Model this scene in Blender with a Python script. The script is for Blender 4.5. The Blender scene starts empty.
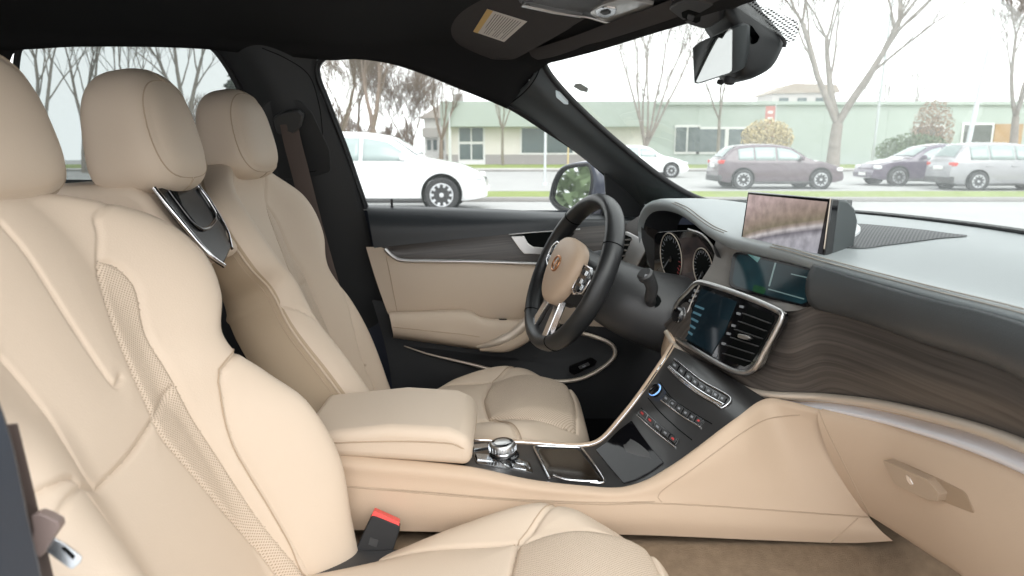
import bpy, bmesh, math, random
import numpy as np
from mathutils import Vector, Matrix, noise
from mathutils.bvhtree import BVHTree
random.seed(7)
SC = bpy.context.scene
COL = SC.collection
V = Vector
# ------------------------------------------------------------------ camera geometry (1024 x 576)
F = 700.0
CAM = V((1.2, 0.0, 1.27))
TH = math.atan(138 / F)
CT, ST = math.cos(TH), math.sin(TH)
def ray(px, py):
    rx = (px - 512) / F; ry = (288 - py) / F
    return V((-CT - ry * ST, rx, -ST + ry * CT))
def U(px, py, X=None, Y=None, Z=None):
    d = ray(px, py)
    if X is not None: t = (X - CAM.x) / d.x
    elif Y is not None: t = (Y - CAM.y) / d.y
    else: t = (Z - CAM.z) / d.z
    return CAM + d * t
def UP(px, py, p0, n):
    d = ray(px, py)
    return CAM + d * ((p0 - CAM).dot(n) / d.dot(n))
def UX(*pts):
    return [p if isinstance(p, V) else U(p[0], p[1], X=p[2]) for p in pts]
def lin(r, g, b):
    f = lambda c: (c / 255 / 12.92) if c / 255 <= .04045 else ((c / 255 + .055) / 1.055) ** 2.4
    return (f(r), f(g), f(b), 1)
# ------------------------------------------------------------------ materials
MATS = {}
def nodes_of(m):
    m.use_nodes = True
    return m.node_tree.nodes, m.node_tree.links
def mat(name, col, rough=.5, metal=0., bump=0., scale=200., var=0., vscale=8., spec=.5, coat=0., emis=None, estr=0., stretch=None, bdist=.001):
    m = bpy.data.materials.new(name); MATS[name] = m
    N, L = nodes_of(m)
    b = N['Principled BSDF']
    b.inputs['Base Color'].default_value = col
    b.inputs['Roughness'].default_value = rough
    b.inputs['Metallic'].default_value = metal
    b.inputs['Specular IOR Level'].default_value = spec
    b.inputs['Coat Weight'].default_value = coat
    b.inputs['Coat Roughness'].default_value = .05
    if emis:
        b.inputs['Emission Color'].default_value = emis
        b.inputs['Emission Strength'].default_value = estr
    tc = N.new('ShaderNodeTexCoord'); mp = N.new('ShaderNodeMapping')
    L.new(tc.outputs['Object'], mp.inputs['Vector'])
    if stretch: mp.inputs['Scale'].default_value = stretch
    if var:
        n = N.new('ShaderNodeTexNoise'); n.inputs['Scale'].default_value = vscale; n.inputs['Detail'].default_value = 4
        L.new(mp.outputs[0], n.inputs['Vector'])
        mx = N.new('ShaderNodeMix'); mx.data_type = 'RGBA'
        mx.inputs['A'].default_value = tuple(c * (1 - var) for c in col[:3]) + (1,)
        mx.inputs['B'].default_value = tuple(min(1, c * (1 + var)) for c in col[:3]) + (1,)
        L.new(n.outputs['Fac'], mx.inputs['Factor']); L.new(mx.outputs['Result'], b.inputs['Base Color'])
    if bump:
        n2 = N.new('ShaderNodeTexNoise'); n2.inputs['Scale'].default_value = scale; n2.inputs['Detail'].default_value = 3
        L.new(mp.outputs[0], n2.inputs['Vector'])
        bp = N.new('ShaderNodeBump'); bp.inputs['Strength'].default_value = bump; bp.inputs['Distance'].default_value = bdist
        L.new(n2.outputs['Fac'], bp.inputs['Height']); L.new(bp.outputs[0], b.inputs['Normal'])
    return m
CREAM = (.578, .472, .370, 1)
M_cream = mat('cream_leather', CREAM, .55, bump=.25, scale=420, var=.03, vscale=5, spec=.35)
M_cream2 = mat('cream_side_leather', (.52, .415, .315, 1), .6, bump=.25, scale=420, var=.03, vscale=5, spec=.3)
M_beigeplastic = mat('beige_soft_plastic', (.52, .395, .29, 1), .6, bump=.3, scale=600, var=.02, spec=.3)
M_side = mat('shaded_side_leather', (.40, .31, .215, 1), .6, bump=.25, scale=420, var=.03, vscale=5, spec=.3)  # seat leather darkened: shade on the driver seat's side is in the colour
M_stitch = mat('stitch_thread', (.42, .32, .23, 1), .8)
M_stitchg = mat('pale_stitch_thread', (.30, .28, .25, 1), .8)
M_black = mat('black_soft_trim', (.018, .019, .021, 1), .6, bump=.3, scale=500, spec=.4)
M_head = mat('black_headliner_fabric', (.015, .015, .0155, 1), .95, bump=.5, scale=900, spec=.15)
M_visor = mat('charcoal_visor_cloth', (.055, .05, .049, 1), .9, bump=.5, scale=900, spec=.2)
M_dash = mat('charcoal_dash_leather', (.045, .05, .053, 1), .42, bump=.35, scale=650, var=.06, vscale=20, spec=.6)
M_dashtop = mat('glare_lit_dash_leather', (.27, .295, .30, 1), .42, bump=.35, scale=650, var=.04, vscale=20, spec=.75)  # dark dash leather lightened: the windscreen glare is put into its colour
M_plastic = mat('dark_grey_plastic', (.035, .035, .036, 1), .42, bump=.15, scale=700)
M_gplastic = mat('warm_grey_plastic', (.16, .148, .135, 1), .42, bump=.1, scale=700)
M_gloss = mat('piano_black', (.006, .006, .007, 1), .06, spec=.6, coat=.5)
M_glossbrown = mat('piano_brown_black', (.02, .015, .011, 1), .08, spec=.6, coat=.5)
M_chrome = mat('bright_chrome', (.82, .82, .84, 1), .12, metal=1)
M_satin = mat('satin_aluminium', (.62, .61, .60, 1), .32, metal=1)
M_champ = mat('champagne_satin_metal', (.62, .54, .455, 1), .42, metal=.55)
M_rubber = mat('black_rubber', (.012, .012, .013, 1), .7)
M_void = mat('matt_black', (.003, .004, .004, 1), .9, spec=.1)
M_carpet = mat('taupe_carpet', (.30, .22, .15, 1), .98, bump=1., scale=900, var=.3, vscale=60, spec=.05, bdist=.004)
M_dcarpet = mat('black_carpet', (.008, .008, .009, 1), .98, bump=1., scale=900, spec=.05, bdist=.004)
M_belt = mat('brown_belt_webbing', (.085, .06, .05, 1), .75, bump=.6, scale=700)
M_beltp = mat('taupe_belt_plastic', (.20, .15, .135, 1), .45)
M_steel = mat('brushed_steel', (.66, .69, .72, 1), .25, metal=1)
M_red = mat('red_button', (.75, .07, .06, 1), .4)
M_mirror = mat('mirror_silver', (.88, .90, .90, 1), .02, metal=1)
M_copper = mat('copper_emblem', (.50, .25, .13, 1), .3, metal=1)
M_badge = mat('pale_badge_plastic', (.62, .70, .73, 1), .4)
M_paper = mat('sticker_paper', (.62, .58, .54, 1), .8)
M_yellow = mat('sticker_yellow', (.62, .42, .16, 1), .8)
M_ink = mat('sticker_ink', (.16, .15, .14, 1), .8)
M_icon = mat('pale_icon_print', (.26, .27, .29, 1), .5)
M_redicon = mat('red_icon_print', (.55, .05, .05, 1), .5)
M_bluering = mat('blue_lit_ring', (.2, .4, .8, 1), .3, emis=(.25, .5, 1, 1), estr=.5)

def uvmat(name, build):
    m = bpy.data.materials.new(name); MATS[name] = m
    N, L = nodes_of(m); build(N, L, N['Principled BSDF']); return m
def _perf(N, L, b, base=CREAM):
    b.inputs['Roughness'].default_value = .6; b.inputs['Specular IOR Level'].default_value = .3
    uv = N.new('ShaderNodeUVMap'); mp = N.new('ShaderNodeMapping')
    mp.inputs['Scale'].default_value = (300, 300, 1); mp.inputs['Rotation'].default_value = (0, 0, .78)
    L.new(uv.outputs[0], mp.inputs['Vector'])
    vo = N.new('ShaderNodeTexVoronoi'); vo.inputs['Scale'].default_value = 1; vo.inputs['Randomness'].default_value = 0
    vo.voronoi_dimensions = '2D'
    L.new(mp.outputs[0], vo.inputs['Vector'])
    r = N.new('ShaderNodeMapRange'); r.inputs['From Min'].default_value = .20; r.inputs['From Max'].default_value = .36
    L.new(vo.outputs['Distance'], r.inputs['Value'])
    mx = N.new('ShaderNodeMix'); mx.data_type = 'RGBA'
    mx.inputs['A'].default_value = (base[0] * .58, base[1] * .55, base[2] * .52, 1); mx.inputs['B'].default_value = base
    L.new(r.outputs[0], mx.inputs['Factor']); L.new(mx.outputs['Result'], b.inputs['Base Color'])
    bp = N.new('ShaderNodeBump'); bp.inputs['Strength'].default_value = .5; bp.inputs['Distance'].default_value = .001
    L.new(r.outputs[0], bp.inputs['Height']); L.new(bp.outputs[0], b.inputs['Normal'])
M_perf = uvmat('perforated_cream_leather', _perf)
def _wood(N, L, b):
    b.inputs['Roughness'].default_value = .36; b.inputs['Coat Weight'].default_value = .15; b.inputs['Coat Roughness'].default_value = .25
    uv = N.new('ShaderNodeUVMap'); mp = N.new('ShaderNodeMapping')
    mp.inputs['Scale'].default_value = (3, 170, 1)
    L.new(uv.outputs[0], mp.inputs['Vector'])
    n = N.new('ShaderNodeTexNoise'); n.inputs['Scale'].default_value = 1; n.inputs['Detail'].default_value = 6; n.inputs['Distortion'].default_value = .6
    L.new(mp.outputs[0], n.inputs['Vector'])
    cr = N.new('ShaderNodeValToRGB')
    cr.color_ramp.elements[0].position = .34; cr.color_ramp.elements[0].color = (.034, .029, .026, 1)
    cr.color_ramp.elements[1].position = .72; cr.color_ramp.elements[1].color = (.084, .072, .064, 1)
    L.new(n.outputs['Fac'], cr.inputs[0]); L.new(cr.outputs[0], b.inputs['Base Color'])
    bp = N.new('ShaderNodeBump'); bp.inputs['Strength'].default_value = .15; bp.inputs['Distance'].default_value = .0006
    L.new(n.outputs['Fac'], bp.inputs['Height']); L.new(bp.outputs[0], b.inputs['Normal'])
M_wood = uvmat('grey_brown_wood', _wood)
def _grille(N, L, b):
    b.inputs['Roughness'].default_value = .55
    uv = N.new('ShaderNodeUVMap'); mp = N.new('ShaderNodeMapping')
    mp.inputs['Scale'].default_value = (190, 190, 1); mp.inputs['Rotation'].default_value = (0, 0, .6)
    L.new(uv.outputs[0], mp.inputs['Vector'])
    vo = N.new('ShaderNodeTexVoronoi'); vo.inputs['Scale'].default_value = 1; vo.inputs['Randomness'].default_value = 0; vo.voronoi_dimensions = '2D'
    L.new(mp.outputs[0], vo.inputs['Vector'])
    r = N.new('ShaderNodeMapRange'); r.inputs['From Min'].default_value = .25; r.inputs['From Max'].default_value = .42
    L.new(vo.outputs['Distance'], r.inputs['Value'])
    mx = N.new('ShaderNodeMix'); mx.data_type = 'RGBA'
    mx.inputs['A'].default_value = (.006, .006, .006, 1); mx.inputs['B'].default_value = (.09, .095, .10, 1)
    L.new(r.outputs[0], mx.inputs['Factor']); L.new(mx.outputs['Result'], b.inputs['Base Color'])
M_grille = uvmat('speaker_grille_mesh', _grille)
def glassmat(name, tint, refl=.06, dust=0., dustcol=(.8, .85, .83, 1)):
    m = bpy.data.materials.new(name); MATS[name] = m
    N, L = nodes_of(m)
    N.remove(N['Principled BSDF'])
    out = N['Material Output']
    tr = N.new('ShaderNodeBsdfTransparent'); tr.inputs[0].default_value = tint
    gl = N.new('ShaderNodeBsdfGlossy'); gl.inputs['Roughness'].default_value = .02
    fr = N.new('ShaderNodeFresnel'); fr.inputs[0].default_value = 1.45
    mu = N.new('ShaderNodeMath'); mu.operation = 'MULTIPLY'; mu.inputs[1].default_value = refl / .04
    L.new(fr.outputs[0], mu.inputs[0])
    mu.use_clamp = True
    mx = N.new('ShaderNodeMixShader'); L.new(mu.outputs[0], mx.inputs[0])
    L.new(tr.outputs[0], mx.inputs[1]); L.new(gl.outputs[0], mx.inputs[2])
    last = mx
    if dust:
        df = N.new('ShaderNodeBsdfTranslucent'); df.inputs[0].default_value = dustcol
        tc = N.new('ShaderNodeTexCoord'); nz = N.new('ShaderNodeTexNoise'); nz.inputs['Scale'].default_value = 60; nz.inputs['Detail'].default_value = 6
        L.new(tc.outputs['Object'], nz.inputs['Vector'])
        mr = N.new('ShaderNodeMapRange'); mr.inputs['From Min'].default_value = .3; mr.inputs['From Max'].default_value = .75
        mr.inputs['To Min'].default_value = dust * .7; mr.inputs['To Max'].default_value = dust * 1.3
        L.new(nz.outputs['Fac'], mr.inputs['Value'])
        m2 = N.new('ShaderNodeMixShader'); L.new(mr.outputs[0], m2.inputs[0])
        L.new(mx.outputs[0], m2.inputs[1]); L.new(df.outputs[0], m2.inputs[2]); last = m2
    L.new(last.outputs[0], out.inputs[0])
    return m
M_ws = glassmat('windscreen_glass', (.93, .97, .955, 1), .006, .075, (.95, 1, .98, 1))
M_win = glassmat('door_glass', (.97, .985, .98, 1), .01, .02)
M_rwin = glassmat('rear_door_glass', (.60, .625, .62, 1), .015, .03)

# ------------------------------------------------------------------ object helpers
BASE = {}
def prop(o, label=None, cat=None, group=None, kind=None):
    if label: o['label'] = label
    if cat: o['category'] = cat
    if group: o['group'] = group
    if kind: o['kind'] = kind
    return o
def thing(name, label, cat, loc, group=None):
    o = bpy.data.objects.new(name, None); COL.objects.link(o)
    o.empty_display_size = .1
    o.location = loc; BASE[o.name] = V(loc)
    return prop(o, label, cat, group)
def link(name, verts, faces, mt, parent=None, smooth=True, uvs=None, loc=None, sharp=None):
    base = BASE[parent.name] if parent is not None else (V(loc) if loc is not None else V((0, 0, 0)))
    me = bpy.data.meshes.new(name)
    me.from_pydata([tuple(V(v) - base) for v in verts], [], faces)
    if isinstance(mt, (list, tuple)):
        for x in mt: me.materials.append(x)
    else: me.materials.append(mt)
    if uvs is not None:
        ul = me.uv_layers.new(name='UVMap')
        arr = np.empty(len(me.loops) * 2, 'f')
        vi = np.empty(len(me.loops), 'i'); me.loops.foreach_get('vertex_index', vi)
        arr = np.asarray(uvs, 'f')[vi].ravel()
        ul.data.foreach_set('uv', arr)
    if smooth:
        me.polygons.foreach_set('use_smooth', [True] * len(me.polygons))
        if sharp: me.set_sharp_from_angle(angle=math.radians(sharp))
    me.update()
    o = bpy.data.objects.new(name, me); COL.objects.link(o)
    if parent is not None: o.parent = parent
    else: o.location = base
    BASE[o.name] = base
    return o
def fixn(o):
    bm = bmesh.new(); bm.from_mesh(o.data)
    bmesh.ops.recalc_face_normals(bm, faces=bm.faces); bm.to_mesh(o.data); bm.free(); return o
def bevel(o, w, seg=2, ang=35):
    md = o.modifiers.new('bevel', 'BEVEL'); md.width = w; md.segments = seg; md.limit_method = 'ANGLE'; md.angle_limit = math.radians(ang)
    md.harden_normals = False
    return o
def catmull(pts, n, closed=False):
    pts = [V(p) for p in pts]
    if len(pts) == 2 and not closed: return [pts[0].lerp(pts[1], i / (n - 1)) for i in range(n)]
    if closed: P = [pts[-1]] + pts + [pts[0], pts[1]]
    else: P = [pts[0] * 2 - pts[1]] + pts + [pts[-1] * 2 - pts[-2]]
    fine = []
    segs = len(P) - 3
    for i in range(segs):
        p0, p1, p2, p3 = P[i:i + 4]
        for k in range(12):
            t = k / 12
            # centripetal-ish: damp tangents for uneven spacing
            d1 = (p2 - p1).length; d0 = (p1 - p0).length; d2 = (p3 - p2).length
            m1 = (p2 - p0) / max(d0 + d1, 1e-9) * d1; m2 = (p3 - p1) / max(d1 + d2, 1e-9) * d1
            h = t * t * (3 - 2 * t)
            fine.append(p1 * (1 - h) + p2 * h + m1 * (t ** 3 - 2 * t * t + t) + m2 * (t ** 3 - t * t))
    fine.append(P[-2])
    L = [0.]
    for a, b in zip(fine, fine[1:]): L.append(L[-1] + (b - a).length)
    out = []; j = 0
    m = n if closed else n - 1
    for i in range(n):
        s = L[-1] * i / m
        while j < len(L) - 2 and L[j + 1] < s: j += 1
        t = (s - L[j]) / max(L[j + 1] - L[j], 1e-12)
        out.append(fine[j].lerp(fine[j + 1], min(max(t, 0), 1)))
    return out
def grid(name, rows, mt, parent=None, cu=False, cv=False, solid=0., loc=None, flip=False, sharp=None, off=-1):
    R, C = len(rows), len(rows[0])
    verts = [p for r in rows for p in r]
    uvs = []
    vacc = [0.] * C
    for i, r in enumerate(rows):
        uacc = 0.
        for j, p in enumerate(r):
            if j: uacc += (p - r[j - 1]).length
            if i: vacc[j] += (p - rows[i - 1][j]).length
            uvs.append((uacc, vacc[j]))
    faces = []
    for i in range(R if cv else R - 1):
        for j in range(C if cu else C - 1):
            a = i * C + j; b = i * C + (j + 1) % C; c = ((i + 1) % R) * C + (j + 1) % C; d = ((i + 1) % R) * C + j
            faces.append((a, d, c, b) if flip else (a, b, c, d))
    o = link(name, verts, faces, mt, parent, True, uvs, loc, sharp)
    if solid:
        md = o.modifiers.new('solid', 'SOLIDIFY'); md.thickness = solid; md.offset = off
    return o
def loft(name, lines, mt, parent=None, n=60, m=12, smooth=True, **kw):
    L = [catmull(l, n) for l in lines]
    cols = []
    for j in range(n):
        pts = [l[j] for l in L]
        if smooth and len(pts) > 2: cols.append(catmull(pts, m))
        else:
            c = []
            k = max(2, m // max(1, len(pts) - 1))
            for a, b in zip(pts, pts[1:]):
                for q in range(k): c.append(a.lerp(b, q / k))
            c.append(pts[-1]); cols.append(c)
    rows = [[cols[j][i] for j in range(n)] for i in range(len(cols[0]))]
    return grid(name, rows, mt, parent, **kw)
def frames(P, closed):
    n = len(P); T = []
    for i in range(n):
        a = P[i - 1] if (i or closed) else P[0]; b = P[(i + 1) % n] if (i < n - 1 or closed) else P[-1]
        t = (b - a); T.append(t.normalized() if t.length > 1e-9 else V((0, 0, 1)))
    return T
def tube(name, P, r, mt, parent=None, k=10, closed=False, up=None, ab=(1, 1), caps=True, loc=None):
    """sweep an ellipse along P; ab scales the section along side / up."""
    P = [V(p) for p in P]
    T = frames(P, closed)
    u = V(up) if up is not None else (V((0, 0, 1)) if abs(T[0].z) < .9 else V((0, 1, 0)))
    rows = []
    for i, (p, t) in enumerate(zip(P, T)):
        if up is not None: u = V(up)
        s = t.cross(u)
        if s.length < 1e-6: s = t.cross(V((1, 0.1, 0)))
        s.normalize(); u2 = s.cross(t).normalized()
        if up is None: u = u2
        rr = r[i] if isinstance(r, (list, tuple)) else r
        rows.append([p + (s * math.cos(a) * ab[0] + u2 * math.sin(a) * ab[1]) * rr for a in [2 * math.pi * q / k for q in range(k)]])
    verts = [p for q in rows for p in q]; faces = []
    n = len(rows)
    for i in range(n if closed else n - 1):
        for j in range(k):
            faces.append((i * k + j, i * k + (j + 1) % k, ((i + 1) % n) * k + (j + 1) % k, ((i + 1) % n) * k + j))
    if caps and not closed:
        faces.append(tuple(range(k))[::-1]); faces.append(tuple((n - 1) * k + j for j in range(k)))
    o = link(name, verts, faces, mt, parent, True, None, loc, 50)
    return fixn(o)
def prism(name, poly, nrm, h, mt, parent=None, bev=0., seg=2, loc=None, back=0.):
    """polygon poly (3D, roughly planar) extruded by h along nrm (back: how far behind it starts)."""
    nrm = V(nrm).normalized()
    n = len(poly)
    verts = [p - nrm * back for p in poly] + [p + nrm * h for p in poly]
    faces = [tuple(range(n))[::-1], tuple(range(n, 2 * n))]
    faces += [(i, (i + 1) % n, n + (i + 1) % n, n + i) for i in range(n)]
    o = link(name, verts, faces, mt, parent, True, None, loc, 30)
    fixn(o)
    if bev: bevel(o, bev, seg)
    return o
def box(name, c, size, mt, parent=None, bev=0., rot=None, loc=None, seg=2):
    sx, sy, sz = [s / 2 for s in size]
    vs = [V((x, y, z)) for x in (-sx, sx) for y in (-sy, sy) for z in (-sz, sz)]
    R = rot if rot is not None else Matrix.Identity(3)
    vs = [V(c) + R @ v for v in vs]
    fs = [(0, 1, 3, 2), (4, 6, 7, 5), (0, 4, 5, 1), (2, 3, 7, 6), (0, 2, 6, 4), (1, 5, 7, 3)]
    o = link(name, vs, fs, mt, parent, True, None, loc, 30)
    fixn(o)
    if bev: bevel(o, bev, seg)
    return o
def lathe(name, prof, c, axis, mt, parent=None, n=32, loc=None, sharp=40):
    """prof: (radius, height along axis) pairs."""
    ax = V(axis).normalized(); a = ax.cross(V((0, 0, 1)))
    if a.length < .1: a = ax.cross(V((0, 1, 0)))
    a.normalize(); b = ax.cross(a)
    verts = []; faces = []
    for r, h in prof:
        for k in range(n):
            q = 2 * math.pi * k / n
            verts.append(V(c) + ax * h + (a * math.cos(q) + b * math.sin(q)) * max(r, 1e-5))
    for i in range(len(prof) - 1):
        for k in range(n):
            faces.append((i * n + k, i * n + (k + 1) % n, (i + 1) * n + (k + 1) % n, (i + 1) * n + k))
    faces.append(tuple(range(n))[::-1]); faces.append(tuple((len(prof) - 1) * n + k for k in range(n)))
    return fixn(link(name, verts, faces, mt, parent, True, None, loc, sharp))
class Surf:
    """a surface seen from the camera: turns picture points into points on it, with its normal facing the camera."""
    def __init__(s, *objs):
        s.t = []
        for o in objs:
            bm = bmesh.new(); bm.from_mesh(o.data); bm.transform(Matrix.Translation(BASE[o.name]))
            s.t.append(BVHTree.FromBMesh(bm)); bm.free()
        s.last = None
    def hit(s, px, py):
        d = ray(px, py).normalized(); best = None
        for t in s.t:
            h = t.ray_cast(CAM, d)
            if h[0] is not None and (best is None or h[3] < best[2]): best = (h[0], h[1], h[3])
        if best:
            n = best[1] if best[1].dot(d) < 0 else -best[1]
            s.last = (best[0], n); return best[0], n
        return UP(px, py, *s.last), s.last[1]
    def pts(s, pxs, lift=0.):
        out = []
        first = None
        for p in pxs:       # find one hit first so misses have a plane
            d = ray(*p).normalized()
            if any(t.ray_cast(CAM, d)[0] is not None for t in s.t): s.hit(*p); break
        ns = V((0, 0, 0))
        for p in pxs:
            q, n = s.hit(*p); ns += n; out.append(q + n * lift)
        s.nrm = ns.normalized()
        return out
class Plane(Surf):
    def __init__(s, p0, n):
        s.t = []; s.last = (V(p0), V(n).normalized())
        if s.last[1].dot(CAM - s.last[0]) < 0: s.last = (s.last[0], -s.last[1])
def plane3(a, b, c): return Plane(a, (b - a).cross(c - a))
def dens(pxs, k=4, closed=True):
    out = []
    n = len(pxs)
    for i in range(n if closed else n - 1):
        a, b = pxs[i], pxs[(i + 1) % n]
        for q in range(k): out.append((a[0] + (b[0] - a[0]) * q / k, a[1] + (b[1] - a[1]) * q / k))
    if not closed: out.append(pxs[-1])
    return out
def rnd(pxs, r=.25, k=4):
    """round the corners of a picture polygon."""
    out = []; n = len(pxs)
    for i in range(n):
        p0, p1, p2 = [V((*pxs[j % n], 0)) for j in (i - 1, i, i + 1)]
        l = min((p0 - p1).length, (p2 - p1).length) * r
        a = p1 + (p0 - p1).normalized() * l; b = p1 + (p2 - p1).normalized() * l
        for q in range(k + 1):
            t = q / k; w = a * (1 - t) ** 2 + p1 * 2 * t * (1 - t) + b * t * t
            out.append((w.x, w.y))
    return out
def plate(name, sf, pxs, h, mt, parent=None, bev=0., back=.002, loc=None, k=1, lift=0.):
    P = sf.pts(dens(pxs, k) if k > 1 else pxs, lift)
    return prism(name, P, sf.nrm, h, mt, parent, bev, loc=loc, back=back)
def line(name, sf, pxs, r, mt, parent=None, n=40, closed=False, lift=0., k=8, ab=(1, 1), spline=True):
    P = sf.pts(pxs, lift)
    P = catmull(P, n, closed) if spline else P
    # resample on the surface
    return tube(name, P, r, mt, parent, k=k, closed=closed, up=sf.nrm if ab != (1, 1) else None, ab=ab)
def sline(name, sf, pxs, r, mt, parent=None, n=50, lift=0., k=6):
    """picture line smoothed in the picture first, then laid on the surface point by point."""
    q = catmull([V((p[0], p[1], 0)) for p in pxs], n)
    P = sf.pts([(v.x, v.y) for v in q], lift)
    return tube(name, P, r, mt, parent, k=k)
# ------------------------------------------------------------------ seats
def interp(tab):
    xs = [a for a, b in tab]; ys = [b for a, b in tab]
    return lambda x: np.interp(x, xs, ys)
def smooth_interp(tab, k=5):
    pts = catmull([V((a, b, 0)) for a, b in tab], 200)
    xs = [p.x for p in pts]; ys = [p.y for p in pts]
    return lambda x: np.interp(x, xs, ys)
def sstep(a, b, x):
    t = np.clip((x - a) / (b - a), 0, 1); return t * t * (3 - 2 * t)
def segdist(u, v, path):
    d = np.full(u.shape, 9.)
    for (a, b), (c, e) in zip(path, path[1:]):
        dx, dy = c - a, e - b; L = dx * dx + dy * dy + 1e-12
        t = np.clip(((u - a) * dx + (v - b) * dy) / L, 0, 1)
        d = np.minimum(d, np.hypot(u - a - t * dx, v - b - t * dy))
    return d
def inpoly(u, v, poly):
    r = np.zeros(u.shape, bool); n = len(poly)
    for i in range(n):
        (x0, y0), (x1, y1) = poly[i], poly[(i + 1) % n]
        c = ((y0 > v) != (y1 > v)) & (u < (x1 - x0) * (v - y0) / (y1 - y0 + 1e-12) + x0)
        r ^= c
    return r
def sm2(path, n=40):
    return [(p.x, p.y) for p in catmull([V((a, b, 0)) for a, b in path], n)]
class Pad:
    def __init__(s, C, ex, er, en, v0, v1, hw, T, D, seams=(), puff=.006, groove=.006, gw=.0032, endr=.05, endT=.07, p=5., puffw=.02, side=None):
        s.side = side; s.snap = None
        s.C, s.ex, s.er, s.en = V(C), V(ex), V(er), V(en)
        s.v0, s.v1, s.hw, s.T, s.D = v0, v1, hw, T, D
        s.seams = list(seams); s.puff, s.groove, s.gw, s.endr, s.endT, s.p, s.puffw = puff, groove, gw, endr, endT, p, puffw
    def base(s, u, v):
        w = s.hw(v); t = np.clip(u / w, -1, 1)
        h = s.D(t, v)
        h = h - .8 * s.T(v) * (1 - (1 - np.abs(t) ** s.p) ** (1 / s.p))
        e = np.clip((s.v1 - v) / s.endr, 0, 1)
        h = h - s.endT * (1 - np.sqrt(np.clip(1 - (1 - e) ** 2, 0, 1)))
        return h
    def height(s, u, v):
        h = s.base(u, v)
        d = np.full(np.shape(u), 9.)
        for q in s.seams: d = np.minimum(d, segdist(u, v, q))
        return h + s.puff * (1 - np.exp(-d / s.puffw)) - s.groove * np.exp(-(d / s.gw) ** 2)
    def at(s, u, v, w): return s.C + s.ex * float(u) + s.er * float(v) + s.en * float(w)
    def uv(s, px, py):
        w = .04
        for _ in range(12):
            P = UP(px, py, s.C + s.en * w, s.en) - s.C
            u, v = P.dot(s.ex), P.dot(s.er)
            w = .5 * w + .5 * float(s.base(np.array(u), np.array(v)))
        return (u, v)
    def path(s, pxs, n=40):
        return sm2([s.uv(*p) for p in pxs], n)
    def build(s, main, mt, parent, regions=(), nu=200, nv=220, nb=14):
        a = np.linspace(-1, 1, nu)
        t = .6 * a + .4 * np.sin(a * np.pi / 2)
        vv = np.linspace(0, 1, nv); vv = s.v0 + (s.v1 - s.v0) * (.8 * vv + .2 * np.sin(vv * np.pi / 2))
        TT, VV = np.meshgrid(t, vv); W = s.hw(VV); UU = TT * W
        if regions:
            cell = .55 * min(float(np.median(np.diff(UU[nv // 2]))), (s.v1 - s.v0) / nv)
            best = np.full(UU.shape, 9.); NU, NV = UU.copy(), VV.copy()
            for q in (s.snap or s.seams):
                for (a_, b_), (c_, e_) in zip(q, q[1:]):
                    dx, dy = c_ - a_, e_ - b_; L2 = dx * dx + dy * dy + 1e-12
                    t_ = np.clip(((UU - a_) * dx + (VV - b_) * dy) / L2, 0, 1)
                    d_ = np.hypot(UU - a_ - t_ * dx, VV - b_ - t_ * dy); k_ = (d_ < best) & (d_ < cell)
                    k_[:, :4] = False; k_[:, -4:] = False; k_[0] = False; k_[-1] = False
                    NU[k_] = (a_ + t_ * dx)[k_]; NV[k_] = (b_ + t_ * dy)[k_]; best[k_] = d_[k_]
            UU, VV = NU, NV
        H = s.height(UU, VV)
        C, ex, er, en = [np.array(x) for x in (s.C, s.ex, s.er, s.en)]
        Pf = C + UU[..., None] * ex + VV[..., None] * er + H[..., None] * en
        tb = np.linspace(1, -1, nb + 2)[1:-1]
        TB, VB = np.meshgrid(tb, vv); UB = TB * s.hw(VB) * .985
        eb = np.clip((s.v1 - VB) / s.endr, 0, 1)
        mid = np.minimum(H[:, :1], H[:, -1:])
        HB = mid - s.T(VB) * .35 * (1 - np.abs(TB) ** 4) * np.sqrt(np.clip(1 - (1 - eb) ** 2, 0, 1))
        Pb = C + UB[..., None] * ex + VB[..., None] * er + HB[..., None] * en
        ring = np.concatenate([Pf, Pb], 1); R = ring.shape[1]
        verts = ring.reshape(-1, 3)
        uvs = np.concatenate([np.stack([UU, VV], -1), np.stack([UB, VB], -1)], 1).reshape(-1, 2)
        i, j = np.meshgrid(np.arange(nv - 1), np.arange(R), indexing='ij')
        f = np.stack([i * R + j, i * R + (j + 1) % R, (i + 1) * R + (j + 1) % R, (i + 1) * R + j], -1).reshape(-1, 4)
        cu = uvs[f].mean(1); front = (j.reshape(-1) < nu - 1)
        lab = np.zeros(len(f), int)
        for k, (nm, m, polys) in enumerate(regions):
            for q in polys: lab[front & inpoly(cu[:, 0], cu[:, 1], q) & (lab == 0)] = k + 1
        if s.side:
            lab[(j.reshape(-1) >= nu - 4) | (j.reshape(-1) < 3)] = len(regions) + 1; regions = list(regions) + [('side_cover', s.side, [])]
        objs = []
        for k, (nm, m) in enumerate([(main, mt)] + [(r[0], r[1]) for r in regions]):
            ff = f[lab == k]
            if not len(ff): continue
            used = np.unique(ff) if k else np.union1d(np.unique(ff), np.concatenate([np.arange(R), (nv - 1) * R + np.arange(R)]))
            inv = np.searchsorted(used, ff)
            faces = [tuple(int(z) for z in q) for q in inv.reshape(-1, 4)]
            if k == 0:
                m0 = {int(x): n for n, x in enumerate(used)}
                for row in (0, nv - 1):
                    faces.append(tuple(m0[row * R + q] for q in range(R)))
            o = link(nm, [V(x) for x in verts[used]], faces, m, parent if k == 0 or not objs else objs[0], True, uvs[used])
            objs.append(o)
        fixn(objs[0])
        return objs
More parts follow.
